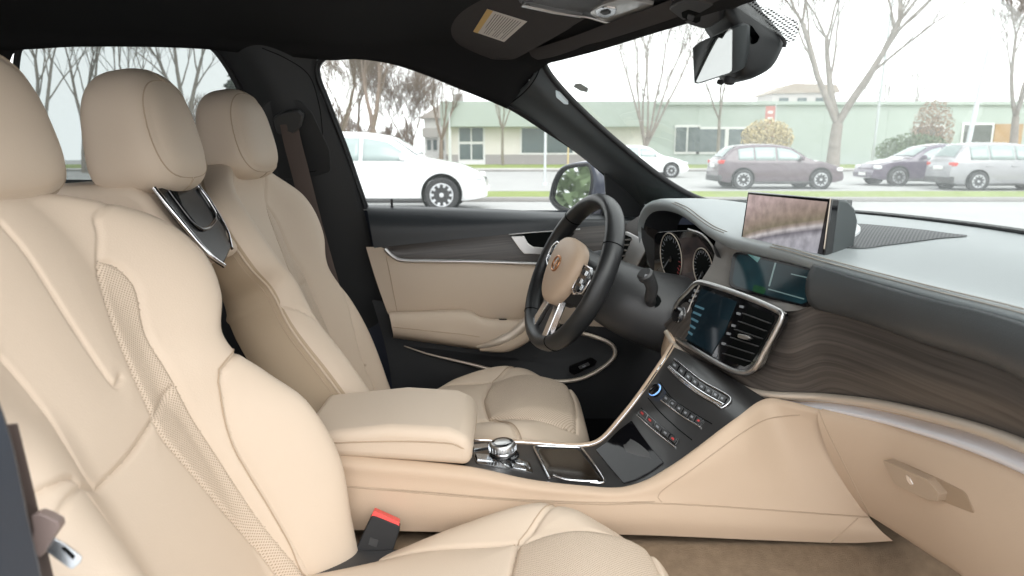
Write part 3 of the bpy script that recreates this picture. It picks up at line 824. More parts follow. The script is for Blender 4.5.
# ---------------- instrument cluster
cpl0 = plane3(U(668, 258, X=-.43), U(707, 268, X=-.26), U(668, 300, X=-.42))
CN = cpl0.last[1]
clus = plate('instrument_cluster', cpl0, rnd([(655, 232), (690, 230), (706, 238), (717, 256), (716, 274), (708, 286), (690, 290), (668, 287), (655, 275)], .2), .002, M_gloss, dash, .001, back=.02)
M_clus = scr_mat('cluster_display', [(.3, (.006, .006, .008, 1)), (.55, (.03, .022, .02, 1)), (.75, (.075, .06, .06, 1)), (.9, (.16, .17, .2, 1))], est=.6, sc=(14, 14, 22))
plate('centre_display', cpl0, [(681, 238), (699, 237), (708, 248), (700, 262), (694, 286), (681, 284), (684, 262)], .003, M_clus, clus, back=0)
for (cx, cy, sx, sy) in ((673, 257, 10.5, 24), (705, 268, 9.5, 20)):
    ring = [(cx + sx * math.cos(a) + .10 * sy * math.sin(a), cy + sy * math.sin(a)) for a in [2 * math.pi * k / 48 for k in range(48)]]
    d = plate('dial_face', cpl0, ring, .004, M_void, clus, back=0)
    line('dial_ring', cpl0, ring, .0011, M_champ, d, 60, True, .005, 8)
    for k in range(22):
        a = 2 * math.pi * (.28 + .72 * k / 21) + .9
        p = [(cx + sx * f * math.cos(a) + .10 * sy * f * math.sin(a), cy + sy * f * math.sin(a)) for f in (.90, .78 if k % 2 else .70)]
        line('dial_tick', cpl0, p, .0006, M_icon if k < 18 else M_redicon, d, 2, False, .0052, 5, spline=False)
    line('needle', cpl0, [(cx - .1 * sx, cy + .06 * sy), (cx - .75 * sx, cy + .52 * sy)] if cx < 690 else [(cx, cy + 3), (cx - .6 * sx, cy + .75 * sy)], .0011, M_icon, d, 2, False, .006, 6, spline=False)
    lathe('needle_hub', [(.007, 0), (.007, .003), (.003, .004)], cpl0.hit(cx, cy + (2 if cx < 690 else 6))[0] + CN * .004, CN, M_gloss, d, 20)
# binnacle walls and cluster surround
bw = [(641, 226), (643, 248), (651, 268), (661, 285), (685, 301), (703, 293), (715, 288), (722, 262), (714, 243)]
bwX = [-.582, -.572, -.55, -.50, -.37, -.27, -.23, -.19, -.20]
outr = catmull([U(p[0], p[1], X=x) for p, x in zip(bw, bwX)], 60)
inn = [(654, 240), (654, 262), (656, 277), (668, 288), (690, 291), (703, 289), (709, 286), (717, 272), (716, 250)]
innr = catmull(cpl0.pts(inn, 0), 60)
grid('binnacle_surround', [outr, [a.lerp(b, .5) + CN * .004 for a, b in zip(outr, innr)], [b - CN * .002 for b in innr]], M_black, dash)
backw = [U(632, 225, X=-.60) + V((0, .12, 0)), U(735, 225, X=-.16) + V((0, .12, 0)), U(735, 310, X=-.16) + V((0, .12, 0)), U(632, 310, X=-.60) + V((0, .12, 0))]
prism('binnacle_wall', backw, (0, -1, .2), .004, M_void, dash)
line('cluster_bezel', cpl0, [(690, 229), (706, 236), (718, 255), (717, 275), (709, 288)], .0022, M_satin, clus, 40, False, .004)
# shelf below the cluster, satin edge
shelf = [U(661, 285, X=-.50), U(670, 287, X=-.44), (U(683, 288, X=-.36)), U(691, 297, X=-.30), U(693, 305, X=-.27), U(702, 292, X=-.235)]
tube('satin_edge', catmull(shelf[:5], 30), .0035, M_satin, dash, k=8)
grid('lower_shelf', [[p for p in catmull(shelf, 30)], [p + V((0, -.02, -.045)) for p in catmull(shelf, 30)], [p + V((0, .0, -.16)) for p in catmull(shelf, 30)]], M_plastic, dash)
# left end: wood, side vent
lpl = Plane(V((-.60, .33, 1.05)), V((.35, -.9, .2)))
plate('end_wood', lpl, [(625, 238), (628, 224), (640, 216), (648, 228), (650, 246), (640, 247)], .004, M_wood, dash, .001, back=.03)
ve = plate('side_vent', lpl, rnd([(606, 262), (613, 238), (628, 231), (645, 240), (648, 250), (636, 272), (628, 275)], .2), .006, M_satin, dash, .002, back=.02)
plate('vent_cavity', lpl, rnd([(609, 262), (616, 242), (627, 235), (634, 238), (630, 248), (622, 266), (614, 268)], .15), .007, M_void, ve, back=0)
for i in range(5):
    f = i / 4
    a, b = lpl.pts([(619 - 7 * f, 241 + 19 * f), (634 - 9 * f, 240 + 22 * f)], .008)
    tube('vent_slat', [a, b], .0022, M_gplastic, ve, k=8)
# lower dash, driver side: knee panel, cream end beside the stack
low = catmull([V((-.76, .36, 1.03)), V((-.62, .38, 1.02)), V((-.5, .40, 1.0)), V((-.36, .42, .98)), V((-.24, .42, .97))], 40)
low2 = [p * 1 + V((0, .05, -.28)) for p in low]
grid('driver_knee_panel', [low, [a.lerp(b, .4) + V((0, -.04, 0)) for a, b in zip(low, low2)], low2], M_plastic, dash)
grid('cream_side_piece', [catmull(UX((668, 327, -.235), (664, 338, -.235), (661, 352, -.235), (663, 364, -.235)), 20), catmull(UX((674, 340, -.205), (672, 348, -.205), (671, 356, -.205), (667, 364, -.205)), 20)], M_beigeplastic, dash, solid=.01)
# speaker grille and its pale rim on the pad, wiper arm foot behind the glass
S2 = S_top
gr_px = [(836, 247), (845, 241), (855, 236), (858, 229), (853, 224.5), (880, 226), (920, 230), (950, 234), (969, 236.5), (940, 239), (910, 243), (885, 246), (868, 248.5), (850, 248.5)]
gc2 = [(v.x, v.y) for v in catmull([V((a, b, 0)) for a, b in gr_px], 70, True)]
grows = [S_top.pts([(884 + (a - 884) * f, 237 + (b - 237) * f) for a, b in gc2], .0014) for f in (1, .85, .7, .5, .3, .12, .01)]
og = grid('speaker_grille', grows, M_grille, dash, cu=True)
for lp in [og.data.uv_layers[0].data]:
    for L_ in og.data.loops: p = og.data.vertices[L_.vertex_index].co; lp[L_.index].uv = (p.x, p.y)
M_rim = mat('pale_grey_rim', (.5, .52, .53, 1), .4)
plate('grille_rim', S_top, rnd([(845, 240), (850, 226), (856, 226), (861, 230), (860, 234), (852, 240.5)], .3), .006, M_rim, dash, .002)
tube('windscreen_channel', [a + V((0, .0, .003)) for a in AL[26:]], .0045, M_rubber, dash, k=8)
# ---------------- pop-up display on the dash
pop = thing('display_screen', 'pop-up centre screen in black housing standing on the dash top', 'screen', (-.03, .50, 1.11))
pq = [U(749, 191.5, X=-.15), U(833.5, 199, X=.075), U(827, 249, X=.075), U(742, 236, X=-.15)]
pn_ = (pq[1] - pq[0]).cross(pq[2] - pq[1]).normalized()
if pn_.dot(CAM - pq[0]) < 0: pn_ = -pn_
ppl = Plane(pq[0], pn_)
pv = (pq[2] - pq[1]).normalized()
fr_ = [pq[0], pq[1], pq[2] + pv * .012, pq[3] + pv * .012]
prism('screen_frame', fr_, pn_, .003, M_gloss, pop, .002, back=.012)
bx = [pq[0] * .9 + pq[1] * .1, pq[1] + (pq[1] - pq[0]) * .0, pq[2] + pv * .03, pq[3] * .9 + pq[2] * .1 + pv * .03]
hs = []
for f, sh in ((.010, 1.), (.028, .98), (.042, .88), (.051, .68)):
    m_ = sum(bx, V()) / 4; bo = (bx[2] + bx[3]) / 2
    hs.append([V((p.x, p.y, bo.z + (p.z - bo.z) * sh)) - pn_ * f for p in bx])
hv = [p for r in hs for p in r]
hf = [(0, 1, 2, 3), (15, 14, 13, 12)] + [(i * 4 + j, i * 4 + (j + 1) % 4, i * 4 + 4 + (j + 1) % 4, i * 4 + 4 + j) for i in range(3) for j in range(4)]
bevel(fixn(link('screen_housing', hv, hf, mat('slate_housing', (.05, .058, .06, 1), .45), pop, True, None, None, 50)), .003)
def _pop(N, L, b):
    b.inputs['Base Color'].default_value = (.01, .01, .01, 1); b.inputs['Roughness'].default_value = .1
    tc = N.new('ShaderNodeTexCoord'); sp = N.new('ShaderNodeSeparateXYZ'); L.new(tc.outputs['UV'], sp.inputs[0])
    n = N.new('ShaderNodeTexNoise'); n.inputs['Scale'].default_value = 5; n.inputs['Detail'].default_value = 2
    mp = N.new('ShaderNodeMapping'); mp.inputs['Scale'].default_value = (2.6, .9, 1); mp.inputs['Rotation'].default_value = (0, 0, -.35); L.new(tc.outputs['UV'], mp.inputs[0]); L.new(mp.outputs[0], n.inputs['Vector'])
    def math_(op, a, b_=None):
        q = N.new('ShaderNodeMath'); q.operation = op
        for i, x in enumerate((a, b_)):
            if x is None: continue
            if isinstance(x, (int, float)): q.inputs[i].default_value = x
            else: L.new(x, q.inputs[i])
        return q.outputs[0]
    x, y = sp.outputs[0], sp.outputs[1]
    # curved band of the painted reflection, sweeping up to the right: y = .02 + .62 x^.8
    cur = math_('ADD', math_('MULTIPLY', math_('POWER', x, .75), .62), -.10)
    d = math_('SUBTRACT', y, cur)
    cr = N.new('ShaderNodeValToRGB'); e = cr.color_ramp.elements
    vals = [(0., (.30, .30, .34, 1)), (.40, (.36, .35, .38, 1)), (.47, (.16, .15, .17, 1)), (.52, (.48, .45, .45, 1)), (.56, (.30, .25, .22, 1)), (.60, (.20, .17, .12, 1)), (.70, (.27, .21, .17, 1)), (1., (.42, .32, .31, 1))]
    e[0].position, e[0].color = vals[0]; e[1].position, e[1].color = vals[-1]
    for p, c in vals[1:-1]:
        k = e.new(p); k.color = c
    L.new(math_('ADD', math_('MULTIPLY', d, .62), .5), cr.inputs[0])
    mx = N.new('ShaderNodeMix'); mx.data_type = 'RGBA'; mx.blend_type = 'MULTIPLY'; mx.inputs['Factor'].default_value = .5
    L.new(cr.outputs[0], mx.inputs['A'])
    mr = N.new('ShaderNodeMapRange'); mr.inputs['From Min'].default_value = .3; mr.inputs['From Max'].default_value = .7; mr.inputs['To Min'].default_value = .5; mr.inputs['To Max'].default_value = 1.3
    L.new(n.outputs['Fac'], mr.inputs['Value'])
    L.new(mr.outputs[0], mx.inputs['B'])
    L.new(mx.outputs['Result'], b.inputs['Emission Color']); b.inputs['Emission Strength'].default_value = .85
M_pop = uvmat('painted_screen_reflection', _pop)  # reflection of the outside painted on as bands, with its own glow
ins = [pq[0].lerp(pq[2], .03), pq[1].lerp(pq[3], .03), pq[2] + pv * .01, pq[3] + pv * .01]
ins = [pq[0] + (pq[1] - pq[0]) * a + (pq[3] - pq[0]) * b + pn_ * .0035 for a, b in ((.025, .06), (.965, .06), (.955, 1.05), (.03, 1.05))]
link('screen_face', ins, [(0, 1, 2, 3)], M_pop, pop, True, [(0, 1), (1, 1), (1, 0), (0, 0)])
tube('bronze_edge', [pq[1] + pn_ * .003 - (pq[1] - pq[0]) * .012, pq[2] + pn_ * .003 - (pq[2] - pq[3]) * .012], .0012, M_champ, pop, k=6)
# ------------------------------------------------------------------ centre console
con = thing('centre_console', 'cream sided centre console with black top and padded armrest between the seats', 'console', (0, .05, .50))
N_ = UX((300, 450, .10), (355, 456, .10), (467, 467, .10), (530, 480, .10), (590, 487, .10), (620, 488, .10), (645, 481, .10), (665, 470, .10), (700, 446, .10), (735, 419, .09), (764, 398, .055))
N2 = N_ + UX((790, 401, .085), (819, 409, .125))
lowl = UX((300, 482, .128), (355, 487, .128), (500, 499, .128), (600, 504, .128), (658, 503, .13), (760, 509, .138), (869, 517, .15))
base = UX((300, 528, .128), (355, 530, .128), (500, 533, .128), (640, 535, .13), (760, 540, .14), (850, 543, .148), (893, 541, .17))
nl, ll, bl = catmull(N2, 110), catmull(lowl, 110), catmull(base, 110)
rows = []
for i in range(16):
    r = []
    for k, (a, b) in enumerate(zip(nl, ll)):
        f = k / 109
        m1 = a.lerp(b, .22) + V((.016, -.004 * f, .004)) * (1 - f ** 5); m2 = a.lerp(b, .6) + V((.008, -.008 * f, 0)) * (1 - f ** 5)
        r.append(catmull([a + V((-.004, 0, -.004)), a + V((.003, 0, .003)), m1, m2, b], 16)[i])
    rows.append(r)
side = grid('side_panel', rows, M_beigeplastic, con)
S_side = Surf(side)
strip2 = grid('lower_side_strip', [[catmull([a + V((.002, 0, -.001)), a.lerp(b, .5) + V((.006, -.003, 0)), b], 6)[i] for a, b in zip(ll, bl)] for i in range(6)], M_beigeplastic, con)
S_strip = Surf(strip2)
sline('panel_seam', S_side, [(345, 486), (430, 492), (500, 498), (600, 502.5), (655, 501.5)], .0011, M_stitch, side, 60, .0002)
sline('panel_gap', S_side, [(662, 502), (658, 497), (663, 490), (690, 471), (720, 449), (745, 431), (765, 420), (785, 416), (800, 415)], .0009, M_stitch, side, 60, .0003)
tube('panel_gap', [p + V((.0015, 0, 0)) for p in ll], .0011, M_stitch, side, k=6)
sline('panel_gap', S_strip, [(858, 518), (845, 530), (830, 543)], .0009, M_stitch, strip2, 20, .0003)
far_ = UX((300, 444, -.09), (390, 442, -.09), (467, 441, -.09), (530, 444, -.09), (580, 447, -.09), (600, 442, -.09), (621, 420, -.095), (640, 396, -.105), (662, 364, -.14), (673, 346, -.20))
fl, nn = catmull(far_, 90), catmull(N_, 90)
topg = grid('top_panel', [[a.lerp(b, i / 13) + V((0, 0, .004 * math.sin(math.pi * i / 13))) for a, b in zip(nn, fl)] for i in range(14)], mat('graphite_panel', (.028, .027, .027, 1), .3, bump=.08, scale=500, coat=.15), con)
S_ct = Surf(topg)
# far rail and far side
tube('far_rail', [p + V((-.004, 0, .0)) for p in fl], .0065, M_beigeplastic, con, k=10)
tube('chrome_line', [p + V((.004, 0, .0045)) for p in fl[28:]], .0012, M_chrome, con, k=6)
grid('far_side_panel', [[p + V((-.006, 0, 0)) for p in fl], [p + V((-.022, 0, -.06)) for p in fl], [V((p.x - .02, p.y, .56)) for p in fl]], M_plastic, con)
# armrest
arm = yz_block('armrest_lid', [(-.355, .768), (-.36, .805), (-.20, .822), (-.105, .816), (-.073, .802), (-.066, .782), (-.068, .750), (-.20, .760)], -.098, .112, M_cream, con, .016, 5)
ab_ = yz_block('armrest_box', [(-.36, .70), (-.36, .764), (-.08, .750), (-.08, .70)], -.085, .090, M_void, con, .004)
ap = catmull([V((.1125, -.35, .792)), V((.1125, -.20, .797)), V((.1125, -.10, .793)), V((.110, -.078, .782)), V((.095, -.069, .779)), V((0, -.066, .779)), V((-.09, -.068, .779))], 60)
tube('armrest_stitching', ap, .0013, M_stitch, arm, k=6)
# selector knob and keys
def flat(px, r=0.): return px
kq, kn = S_ct.hit(503, 456)
kn = V((0.02, -.05, 1)).normalized()
kc = kq
lathe('selector_collar', [(.030, 0), (.030, .004), (.026, .007)], kc, kn, M_gloss, con, 40)
kb = lathe('selector_knob', [(.021, .004), (.0245, .009), (.0245, .023), (.022, .027), (.0205, .028)], kc, kn, M_satin, con, 44)
lathe('knob_grip', [(.0248, .010), (.0255, .0115), (.0248, .013)], kc, kn, M_chrome, kb, 44)
lathe('knob_top', [(.0205, .0275), (.019, .0285), (.004, .027)], kc, kn, M_gloss, kb, 40)
for i in range(24):
    a = 2 * math.pi * i / 24
    box('grip_rib', kc + kn * .018 + V((math.cos(a) * .0246, math.sin(a) * .0246, 0)), (.0012, .0012, .009), M_steel, kb)
plate('key_surround', S_ct, rnd([(469, 445), (490, 443), (495, 449), (530, 463), (533, 473), (505, 469), (476, 464)], .15), .0012, M_gloss, con, .0005)
for poly in ([(472, 446), (487, 445), (489, 449), (474, 451)], [(475, 455), (489, 456), (493, 463), (477, 461)], [(513, 460), (520, 461), (524, 465.5), (516, 464.5)], [(521, 462), (527, 464), (530, 469), (525, 467)], [(511, 465), (520, 467), (526, 471.5), (513, 469)]):
    plate('console_key', S_ct, poly, .0035, M_steel, con, .0008)
lidp = rnd([(537, 450), (579, 450.5), (603, 482), (598, 484), (549, 478)], .14)
lid = plate('storage_lid', S_ct, lidp, .003, M_glossbrown, con, .001)
sline_ = [(533.5, 449), (556, 449), (580, 449.8), (594, 467), (604.5, 483.5)]
line('lid_chrome', S_ct, [(549, 480), (541, 464), (534, 449.5), (536, 448.2), (558, 448.8), (580, 449.6), (582, 450.6), (594, 466), (604.5, 482.5), (603, 485), (590, 484.5)], .0022, M_chrome, lid, 90, False, .004)
line('lid_lip', S_ct, [(553, 478), (565, 482), (580, 483.6), (597, 484.2)], .002, M_chrome, lid, 30, False, .005)
cub = plate('cubby_door', S_ct, rnd([(596, 450.5), (606, 444), (619, 431), (632, 421), (640, 433), (652, 449), (664, 463), (650, 473), (637, 480), (624, 484), (611, 469)], .08), .0022, mat('cubby_black', (.004, .004, .005, 1), .05, spec=.22), con, .0008)
# three rows of keys on the stack
def keyrow(name, a, b, wd, n, h=.003, trim=None, red=(), bow=0.):
    """a, b: row ends in the picture; wd: vector across the row (picture)."""
    def pt(f, g): return (a[0] + (b[0] - a[0]) * f + wd[0] * g, a[1] + (b[1] - a[1]) * f + wd[1] * g + bow * math.sin(math.pi * f))
    body = plate(name, S_ct, [pt(f / 8, -.5) for f in range(9)] + [pt(f / 8, .5) for f in range(8, -1, -1)], h, M_gloss, con, .0008)
    for i in range(n):
        f0, f1 = (i + .12) / n, (i + .88) / n
        plate('stack_key', S_ct, [pt(f0, -.36), pt(f1, -.36), pt(f1, .36), pt(f0, .36)], h + .0016, M_plastic, body, .0005)
        plate('key_icon', S_ct, [pt(f0 * .7 + f1 * .3, -.12), pt(f0 * .3 + f1 * .7, -.12), pt(f0 * .3 + f1 * .7, .14), pt(f0 * .7 + f1 * .3, .14)], h + .0019, M_redicon if i in red else M_icon, body, 0, back=-h)
    return body, pt
b1, pt1 = keyrow('climate_keys', (672, 364), (726, 402), (-3.6, 6.6), 8, bow=3)
line('chrome_bar', S_ct, [pt1(f / 10, .62) for f in range(11)], .0042, M_chrome, b1, 40, False, .002)
line('chrome_bar', S_ct, [pt1(0, -.7), pt1(.5, -.72), pt1(1.02, -.75), pt1(1.07, -.2), (721, 409), pt1(.92, .95), pt1(.6, .95), pt1(.25, .95), pt1(.02, .8)], .0016, M_chrome, b1, 60, False, .002)
b2, pt2 = keyrow('seat_keys', (664, 397), (703, 424), (-4, 6.4), 6, bow=1.5, red=(5,))
line('chrome_bar', S_ct, [pt2(f / 10, .55) for f in range(11)], .0016, M_chrome, b2, 40, False, .002)
lathe('blue_rimmed_knob', [(.0125, 0), (.0125, .010), (.010, .012), (.003, .0122)], S_ct.hit(657, 392)[0], S_ct.hit(657, 392)[1], M_gloss, con, 28)
lathe('blue_ring', [(.0135, .006), (.0138, .0075), (.0122, .009)], S_ct.hit(657, 392)[0], S_ct.hit(657, 392)[1], M_bluering, con, 28)
b3, pt3 = keyrow('drive_mode_keys', (640, 411), (678, 443), (-3.6, 6), 5, bow=1, red=(0, 1, 4))
line('chrome_bar', S_ct, [pt3(f / 10, .72) for f in range(11)], .0016, M_chrome, b3, 40, False, .0015)
sline('panel_groove', S_ct, [(648, 398), (660, 412), (676, 427), (692, 440)], .0009, M_void, topg, 30, .0002)
sline('panel_groove', S_ct, [(660, 382), (672, 398), (692, 412), (712, 424)], .0009, M_void, topg, 30, .0002)
# ------------------------------------------------------------------ steering wheel and column
sw = thing('steering_wheel', 'black leather steering wheel with cream centre pad and silver lower spoke', 'steering wheel', (-.36, .14, .80))
WC = V((-.36, .134, 1.0))
e2 = V((0, .43, .903)); e1 = V((.965, .22, -.10)); e1 = (e1 - e2 * e1.dot(e2)).normalized(); wn = e1.cross(e2).normalized()
if wn.y > 0: wn = -wn
def wp(x, y, z=0.): return WC + e1 * x + e2 * y + wn * z
R_ = .172
rim = tube('rim', [wp(R_ * math.cos(a) * 1.0, R_ * math.sin(a)) for a in [2 * math.pi * k / 96 for k in range(96)]], .0185, mat('black_wheel_leather', (.016, .017, .018, 1), .36, bump=.3, scale=700, spec=.6), sw, k=20, closed=True, up=wn, ab=(.9, 1.22))
for a in (.62, 2.5, 4.1, 5.25):
    ring = []
    for k in range(24):
        q = 2 * math.pi * k / 24
        rr = R_ + .0185 * .9 * 1.015 * math.cos(q)
        ring.append(wp(rr * math.cos(a), rr * math.sin(a), .0185 * 1.22 * 1.015 * math.sin(q)))
    tube('rim_seam', ring, .0011, M_void, rim, k=6, closed=True)
for (a0, a1) in ((2.62, 4.0),):
    for k in range(26):
        a = a0 + (a1 - a0) * k / 25
        rr = R_ - .0152
        tube('lacing_stitch', [wp(rr * math.cos(a), rr * math.sin(a), .006), wp(rr * math.cos(a + .014), rr * math.sin(a + .014), -.006)], .0009, M_champ, rim, k=5)
# spokes (dark) and hub
def wpoly(name, pts, z0, h, m, par, bev=.004, seg=3):
    return prism(name, [wp(x, y, z0) for x, y in pts], wn, h, m, par, bev, seg)
hub = wpoly('hub', [(-.075, .045), (-.04, .062), (.04, .062), (.075, .045), (.078, -.01), (.05, -.06), (.02, -.075), (-.02, -.075), (-.05, -.06), (-.078, -.01)], -.035, .045, M_plastic, sw, .008)
for sg in (1, -1):
    wpoly('side_spoke', [(sg * .06, .035), (sg * .165, .03), (sg * .168, -.015), (sg * .06, -.03)], -.012, .016, M_plastic, sw, .004)
    pod = wpoly('button_pod', [(sg * .082, .034), (sg * .125, .036), (sg * .142, .020), (sg * .138, -.012), (sg * .100, -.026), (sg * .080, -.020)], .002, .012, M_gloss, sw, .003)
    tube('pod_chrome', [wp(x, y, .014) for x, y in ((sg * .080, .036), (sg * .125, .038), (sg * .145, .021), (sg * .141, -.013), (sg * .101, -.029), (sg * .078, -.022))], .0028, M_chrome, pod, k=8, closed=True)
    for i, (x, y) in enumerate(((.095, .022), (.115, .024), (.128, .012), (.110, .004), (.094, .002), (.124, -.006), (.102, -.014))):
        wpoly('wheel_key', [(sg * (x - .006), y - .006), (sg * (x + .006), y - .006), (sg * (x + .006), y + .006), (sg * (x - .006), y + .006)], .013, .004, M_steel if i % 2 else M_plastic, pod, .0015)
    wpoly('lower_spoke_side', [(sg * .012, -.065), (sg * .040, -.06), (sg * .060, -.150), (sg * .034, -.160), (sg * .022, -.100)], -.008, .018, M_chrome, sw, .003)
wpoly('lower_spoke', [(-.016, -.06), (.016, -.06), (.030, -.158), (-.030, -.158)], -.012, .012, M_plastic, sw, .003)
padv = [(x * 1.12, y * 1.12) for x, y in [(-.060, .048), (-.03, .060), (0, .062), (.03, .060), (.060, .048), (.072, .020), (.066, -.020), (.045, -.055), (.020, -.072), (-.020, -.072), (-.045, -.055), (-.066, -.020), (-.072, .020)]]
# airbag cover: domed cream shield
cv = []; cf = []
for i, (s_, z) in enumerate(((1.0, .006), (1.02, .018), (.99, .028), (.90, .034), (.6, .039), (.3, .041))):
    for v in catmull([V((x, y, 0)) for x, y in padv], 52, True): cv.append(wp(v.x * s_, v.y * s_, z))
for i in range(5):
    for k in range(52): cf.append((i * 52 + k, i * 52 + (k + 1) % 52, (i + 1) * 52 + (k + 1) % 52, (i + 1) * 52 + k))
cv.append(wp(0, 0, .0415)); cf += [(5 * 52 + k, 5 * 52 + (k + 1) % 52, 6 * 52) for k in range(52)]
abc = fixn(link('airbag_cover', cv, cf, mat('tan_airbag_leather', (.60, .45, .33, 1), .5, bump=.25, scale=420), sw))
emb = tube('emblem', [wp(.017 * math.cos(a), .004 + .017 * math.sin(a), .0425) for a in [2 * math.pi * k / 40 for k in range(40)]], .0028, M_copper, abc, k=8, closed=True)
prism('emblem_disc', [wp(.0155 * math.cos(a), .004 + .0155 * math.sin(a), .0405) for a in [2 * math.pi * k / 32 for k in range(32)]], wn, .0012, M_badge, emb)
wpoly('emblem_mark', [(-.008, -.006), (-.003, .010), (.003, .014), (.009, .006), (.004, .002), (.008, -.008), (0, -.004)], .0415, .002, M_copper, emb, .0005)
# column
colm = thing('steering_column', 'dark grey steering column shroud with wiper stalk behind the wheel', 'steering column', (-.34, .30, .80))
cdir = -wn
cp = [WC - wn * .02, WC - wn * .05, WC - wn * .075, WC - wn * .078 + V((0, 0, -.004)), V((-.34, .27, .935)), V((-.335, .33, .915)), V((-.33, .45, .885))]
tube('column_shroud', cp[:3], [.055, .075, .078], mat('blue_black_plastic', (.022, .026, .028, 1), .4), colm, k=40, ab=(1.0, .98))
tube('column_shroud', catmull(cp[3:], 16), [.078 + .03 * (k / 15) ** 1.0 for k in range(16)], M_plastic, colm, k=44, ab=(1.0, .92))
sc_ = Plane(V((-.235, .28, .98)), V((.95, -.25, .15)))
stk = [U(651, 303, X=-.26), U(650, 298, X=-.23), U(652, 288, X=-.215), U(649, 279, X=-.205), U(647, 275, X=-.20)]
st = tube('wiper_stalk', catmull(stk, 24), [.011 + .003 * (k / 23) for k in range(24)], M_plastic, colm, k=18)
lathe('stalk_end', [(.0155, 0), (.0165, .003), (.0165, .012), (.013, .016)], stk[-1] + V((0, -.0, -.006)), (stk[-1] - stk[-2]), M_plastic, st, 24)
lathe('stalk_boot', [(.023, 0), (.022, .006), (.014, .010)], U(651, 303, X=-.262), V((.9, -.2, .3)), M_void, colm, 28)
prism('stalk_icon', [U(645, 274, X=-.183), U(649, 275, X=-.183), U(648, 279, X=-.183), U(644, 278, X=-.183)], V((1, -.3, .2)), .0008, M_icon, st)
# shift paddle
pdl = prism('shift_paddle', [wp(.070, .045, -.048), (wp(.110, .050, -.048)), wp(.118, .03, -.048), wp(.112, -.03, -.048), wp(.080, -.025, -.048)], wn, .008, M_gloss, colm, .003)
tube('paddle_edge', [wp(.112, .052, -.040), wp(.120, .03, -.040), wp(.114, -.03, -.040)], .002, M_chrome, pdl, k=8)
# ------------------------------------------------------------------ driver's door
TP0 = V((-.785, 0, 1.11)); TN = V((.38, 0, -.12)).normalized()
def tum(pxs, off=0.): return [UP(p[0], p[1], TP0 + TN * off, TN) for p in pxs]
door = thing('door_card', 'closed driver door with dark upper pad, wood inlay and cream armrest', 'door', (-.76, .05, .50))
l0 = UX((366, 205, -.80), (400, 206, -.80), (470, 208, -.80), (560, 212, -.80), (650, 216, -.80))
l1 = UX((367, 209, -.768), (400, 210, -.768), (470, 212, -.768), (560, 215, -.768), (650, 218, -.768))
l2_ = UX((370, 226, -.742), (430, 225, -.742), (500, 222, -.742), (560, 220, -.742), (650, 220, -.742))
l3 = UX((374, 248, -.738), (430, 242, -.738), (500, 235, -.738), (560, 229, -.738), (650, 222, -.738))
loft('upper_pad', [l0, l1, l2_, l3], M_black if False else mat('blue_black_leather', (.022, .026, .030, 1), .42, bump=.3, scale=600, spec=.6), door, 60, 18)
trim_px = [(385, 249), (391, 255), (400, 260), (430, 261), (470, 261.5), (520, 263), (560, 265), (610, 268), (650, 270)]
tr = catmull(UX(*[(a, b, -.730) for a, b in trim_px]), 70)
wt_ = catmull([p + V((-.002, 0, 0)) for p in UX((384, 246.5, -.738), (430, 241.5, -.738), (500, 234.5, -.738), (560, 228.5, -.738), (650, 221.5, -.738))], 70)
grid('wood_inlay', [[a.lerp(b, i / 7) + V((.003 * math.sin(math.pi * i / 7), 0, 0)) for a, b in zip(wt_, tr)] for i in range(8)], M_wood, door)
tube('silver_trim', tr, .0055, M_satin, door, k=10)
bt = catmull(UX((366, 247, -.742), (384, 248, -.738), (391, 255, -.736), (400, 260.5, -.735), (470, 262, -.735), (560, 266, -.735), (650, 271, -.735)), 70)
bb = catmull(UX((388, 314, -.740), (430, 314, -.740), (500, 320, -.740), (560, 324, -.740), (650, 330, -.740)), 70)
bp_ = grid('panel_insert', [[a.lerp(b, i / 9) + V((.010 * math.sin(math.pi * i / 9), 0, 0)) for a, b in zip(bt, bb)] for i in range(10)], M_cream, door)
S_bp = Surf(bp_)
sline('panel_seam', S_bp, [(386, 256), (390, 275), (394, 295), (397, 311)], .0013, M_stitch, bp_, 24, .0002)
ar = loft('armrest', [UX((388, 312, -.742), (430, 310, -.742), (462, 309, -.742), (472, 311, -.742), (482, 317, -.742), (510, 319, -.742), (560, 318, -.742)),
                 UX((389, 314, -.685), (430, 313.5, -.675), (462, 313, -.672), (473, 315.5, -.67), (485, 320, -.67), (512, 322, -.67), (560, 320, -.672)),
                 UX((391, 323, -.672), (430, 326, -.664), (465, 328, -.662), (480, 330, -.66), (497, 332, -.66), (520, 330, -.66), (560, 322, -.662)),
                 UX((393, 334, -.685), (430, 339, -.675), (465, 344, -.672), (485, 347, -.67), (505, 347, -.67), (530, 337, -.67), (560, 324, -.672)),
                 UX((393, 338, -.745), (430, 343, -.745), (465, 348, -.745), (485, 350, -.745), (505, 350, -.745), (530, 341, -.745), (560, 326, -.745))], M_cream, door, 60, 24)
S_ar = Surf(ar)
sline('armrest_stitching', S_ar, [(393, 327), (430, 331), (460, 334), (480, 337)], .0012, M_stitch, ar, 40, .0003)
plate('pull_switch', S_ar, rnd([(498, 317.5), (506, 317.5), (507, 320), (499, 320)]), .003, M_gloss, ar, .0008)
tube('silver_sweep', catmull(UX((477, 347, -.664), (495, 343, -.655), (510, 337, -.655), (523, 326, -.655), (538, 308, -.66), (552, 290, -.672), (566, 272, -.70)), 40), [.004 + .012 * min(1, k / 9) for k in range(40)], M_champ, door, k=14, ab=(.95, .6), up=(1, 0, 0))
tube('cream_sweep', catmull(UX((480, 349, -.668), (505, 346, -.66), (524, 337, -.66), (540, 322, -.665), (560, 300, -.68)), 30), [.006 + .012 * min(1, k / 8) for k in range(30)], M_cream2, door, k=14)
